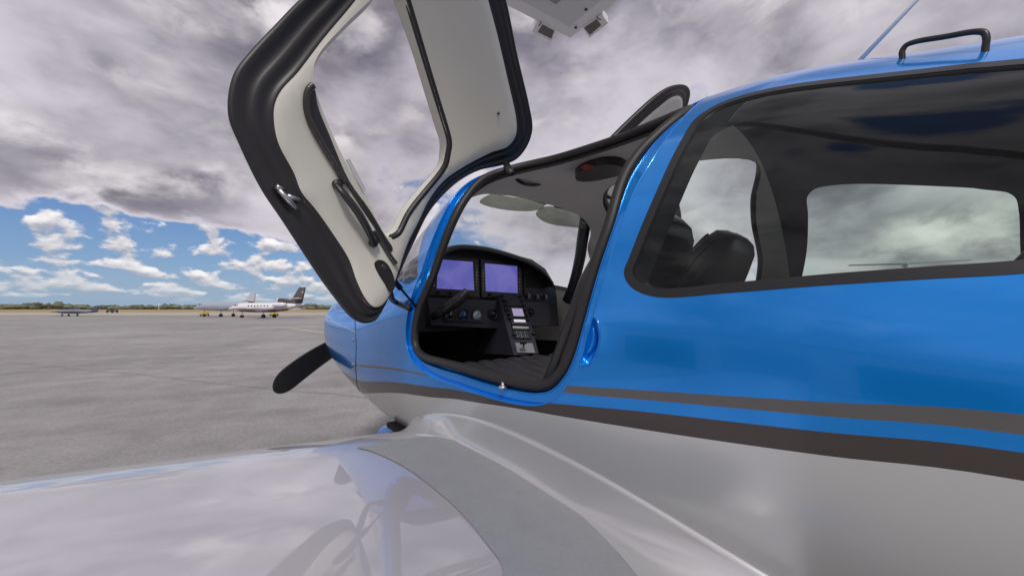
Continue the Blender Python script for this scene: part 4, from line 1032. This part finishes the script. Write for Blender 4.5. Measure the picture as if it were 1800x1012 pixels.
add('tail_engine', hull([(-1.95,2.62,.30,.30),(-2.05,2.62,.37,.37),(-2.7,2.6,.38,.38),(-3.6,2.5,.36,.36),(-5.0,2.3,.26,.26),(-5.6,2.2,.18,.18)], 16), 'jetd')
add('intake_lip', lathe([(-1.93,.28),(-1.9,.33),(-1.96,.385),(-2.12,.385)], (0, 0, 2.62), 'X', 18), 'jetw')
add('intake_fan', lathe([(-1.90,.27),(-1.915,.27)], (0, 0, 2.62), 'X', 18), 'win')
wheels(add, 3.9, 0, 1.0, .22); wheels(add, -.55, 1.15, 1.0, .27); wheels(add, -.55, -1.15, 1.0, .27)
# twin-engined business jet behind it
e, add = craft('business_jet', at_depth(397, 67), HB + 10, 'pale grey twin-engined business jet parked behind the white three-engined one', group='business jets parked across the apron')
add('fuselage', hull([(6.6,1.42,.02,.02),(6.4,1.44,.15,.12),(5.9,1.52,.36,.28),(5.3,1.62,.54,.44),(4.8,1.74,.62,.58),(4.2,1.8,.68,.68),(3,1.8,.7,.7),(-2.2,1.8,.7,.7),(-3.6,1.9,.56,.54),(-4.8,2.05,.38,.34),(-5.8,2.2,.16,.14)]), 'jetg')
add('belly', hull([(4.4,1.3,.1,.05),(3.6,1.25,.45,.2),(-1,1.22,.5,.22),(-3.2,1.4,.3,.14),(-4,1.55,.05,.04)]), 'jetg')
for k in range(6): port(add, 2.5 - k * .62, .68, 1.98, .13, .12, mat='jetl')
for x, w in ((4.75,.17),(4.35,.13)): port(add, x, .56, 2.12, w, .10, 'cockpit_window')
for s in (1, -1):
    add('wing', foil([((1.2,s*.4,1.25),2.2),((-.5,s*5.6,1.45),.9)], .05), 'jetg'); add('tailplane', foil([((-4.6,s*.05,2.6),1.2),((-5.3,s*2.2,2.7),.6)], .05), 'jetg')
add('tail_fin', foil([((-3.6,0,2.3),2.2),((-4.9,0,4.15),1.1)], .05, True), 'jetl')
wheels(add, 4.3, 0, 1.2, .22); wheels(add, -.4, 1.2, 1.2, .26); wheels(add, -.4, -1.2, 1.2, .26)
# small low trainer far left
e, add = craft('small_airplane', at_depth(136, 73), HB - 12, 'small low grey airplane with a dark navy tail, far out by the taxiway', group=None)
add('fuselage', hull([(3.4,.78,.03,.03),(3.1,.80,.2,.16),(2.3,.86,.36,.3),(1.0,.92,.45,.42),(-.3,.92,.42,.4),(-1.8,.84,.28,.24),(-3.3,.84,.1,.1)]), 'jets')
add('belly', hull([(3.0,.66,.05,.04),(2.0,.62,.3,.14),(0,.60,.34,.16),(-1.6,.66,.22,.12),(-3.3,.76,.06,.06)]), 'jetn')
add('canopy', hull([(1.5,1.15,.1,.05),(1.0,1.22,.3,.2),(.2,1.24,.32,.2),(-.5,1.15,.15,.08)], 14), 'win')
for s in (1, -1): add('wing', foil([((1.2,s*.3,.62),1.5),((.8,s*4.2,.78),.9)], .06), 'jetn' if s > 0 else 'jets'); add('tailplane', foil([((-2.5,s*.05,.9),.8),((-2.7,s*1.4,.92),.5)], .05), 'jetn')
add('tail_fin', foil([((-2.0,0,.9),1.4),((-2.75,0,1.78),.65)], .07, True), 'jetn')
wheels(add, 2.2, 0, .6, .16, False); wheels(add, .5, .9, .6, .18, False); wheels(add, .5, -.9, .6, .18, False)
# turboprop with a T-tail on the far side of the aircraft
e, add = craft('turboprop_airplane', at_depth(1592, 24.5) + 5.4 * np.array([sin(radians(70)), cos(radians(70)), 0]), 70, 'white turboprop with a high T-tail, seen through the rear cabin windows')
add('fuselage', hull([(6.3,1.7,.03,.03),(6.0,1.72,.25,.25),(5.0,1.8,.5,.5),(3.6,1.95,.68,.72),(1,1.95,.7,.72),(-2,2.0,.66,.66),(-4.2,2.25,.35,.35),(-5.8,2.5,.12,.14)]), 'jetw')
for s in (1, -1):
    add('wing', foil([((1.6,s*.4,1.45),2.0),((1.0,s*2.6,1.6),1.7),((.4,s*7.6,2.2),.9)], .06), 'jetw'); add('tailplane', foil([((-5.0,s*.02,4.22),1.3),((-5.4,s*2.75,4.28),.8)], .035), 'jetg')
    V, F = hull([(3.6,1.75,.2,.2),(3.3,1.75,.32,.36),(1.6,1.75,.34,.38),(0,1.7,.2,.2)], 14); add('engine_nacelle', ([(v[0], v[1] + s * 2.5, v[2]) for v in V], F), 'jetw')
    for k in range(4):
        th = k * pi / 2 + .5; V, F = foil([((3.72, s*2.5, 1.75), .1), ((3.72, s*2.5 + 1.1*cos(th), 1.75 + 1.1*sin(th)), .12)], .3); add('propeller_blade', (V, F), 'blackp')
    wheels(add, .9, s * 2.5, 1.4, .3)
add('tail_fin', foil([((-3.4,0,2.4),2.3),((-4.9,0,4.2),1.25)], .05, True), 'jetw'); wheels(add, 5.0, 0, 1.4, .26)
for k in range(6): port(add, 2.6 - k * .7, .68, 2.15, .16, .18)
# ground equipment by the jets
def cart(px, depth, lab):
    c = at_depth(px, depth); e_, ad = craft('ground_cart', c, HB, lab, 'cart', 'yellow carts beyond the jets')
    ad('cart_body', box((0, 0, .46), (1.15, .7, .40), .06), 'yel'); ad('cart_cover', box((.1, 0, .69), (.7, .6, .08), .03), 'yel')
    for x in (.45, -.45):
        for y in (.34, -.34): V, F = lathe([(-.05,.08),(-.05,.15),(.05,.15),(.05,.08)], (x, y, .155), 'Y', 14); ad('wheel', (V, F), 'rubber')
    ad('tow_bar', tube([(.6,0,.35),(1.2,0,.15)], .03), 'steel')
cart(361, 71.5, 'small yellow ground cart under the nose of the pale grey jet'); cart(483, 71.5, 'small yellow ground cart behind the main wheels of the three-engined jet')
# small utility truck on the taxiway
e, add = craft('utility_truck', at_depth(196, 128), HB, 'tiny dark utility truck standing on the far taxiway', 'truck')
add('truck_body', box((-.5, 0, .75), (2.6, 1.5, .5), .08), 'jetd'); add('truck_cab', box((.2, 0, 1.2), (1.2, 1.4, .6), .15), 'jetd'); add('windscreen', box((.83, 0, 1.25), (.06, 1.1, .36), .02), 'win')
for x in (.4, -1.4):
    for y in (.7, -.7): V, F = lathe([(-.1,.15),(-.1,.33),(.1,.33),(.1,.15)], (x, y, .33), 'Y', 14); add('wheel', (V, F), 'rubber')
# marker mast in the grass
e, add = craft('marker_mast', at_depth(280, 330), 0, 'thin white mast standing in the dry grass before the trees', 'mast')
add('mast_pole', tube([(0,0,0),(0,0,5.5)], .22, seg=8), 'white'); add('mast_foot', box((0,0,.4),(1.6,1.6,.8),.1), 'yel')
# ------------------------------------------------------------------ far wood along the horizon
rng = random.Random(3); bmT = bmesh.new()
ico = bmesh.new(); bmesh.ops.create_icosphere(ico, subdivisions=2, radius=1); iv = [v.co.copy() for v in ico.verts]; ifc = [tuple(v.index for v in f.verts) for f in ico.faces]; ico.free()
TV = []; TF = []
for k in range(1500):
    px = rng.uniform(-500, 2300); dep = rng.uniform(585, 680); hh_ = rng.uniform(2.0, 4.6) * (1.25 if rng.random() < .1 else 1); w = rng.uniform(3.5, 8)
    hh_ *= .75 + .45 * (0.5 + .5 * sin(px * .021) * sin(px * .0073 + 1)); c = at_depth(px, dep); base = len(TV); ph = [rng.uniform(0, 6) for _ in range(4)]
    for v in iv:
        n_ = 1 + .22 * sin(v.x * 4 + ph[0]) * sin(v.y * 4 + ph[1]) + .16 * sin(v.z * 7 + ph[2]) + rng.uniform(-.12, .12)
        TV.append((c[0] + v.x * w * n_, c[1] + v.y * w * n_, max(0, hh_ * .85 + v.z * hh_ * n_)))
    TF += [tuple(i + base for i in f) for f in ifc]
o = mk('far_wood', TV, TF, pm('far_foliage', (.15, .165, .115), .9, noise=(.12, .35)), None, False); o['label'] = 'low grey-green wood along the horizon beyond the dry grass'; o['category'] = 'wood'; struct(o, 'stuff')

# ------------------------------------------------------------------ hangar across the apron (outside the frame; mirrored in the paint)
HG = empty('hangar', (-40, 2, 0), 'long pale hangar with dark door bays, mirrored in the blue paint', 'hangar')
mk('hangar_wall', *box((-46, 2, 4.0), (12, 52, 8.0), .05), 'white', HG, False)
mk('hangar_roof', *prism([(-53, -25, 8.0), (-39.4, -25, 8.0), (-46, -25, 10.6)], [(-53, 29, 8.0), (-39.4, 29, 8.0), (-46, 29, 10.6)]), 'greyp', HG, False)
for k in range(4): mk('hangar_door', *box((-39.95, -16.5 + k * 12.4, 2.9), (.2, 9.0, 5.8), .03), 'jetd' if k % 2 else 'jetl', HG, False)
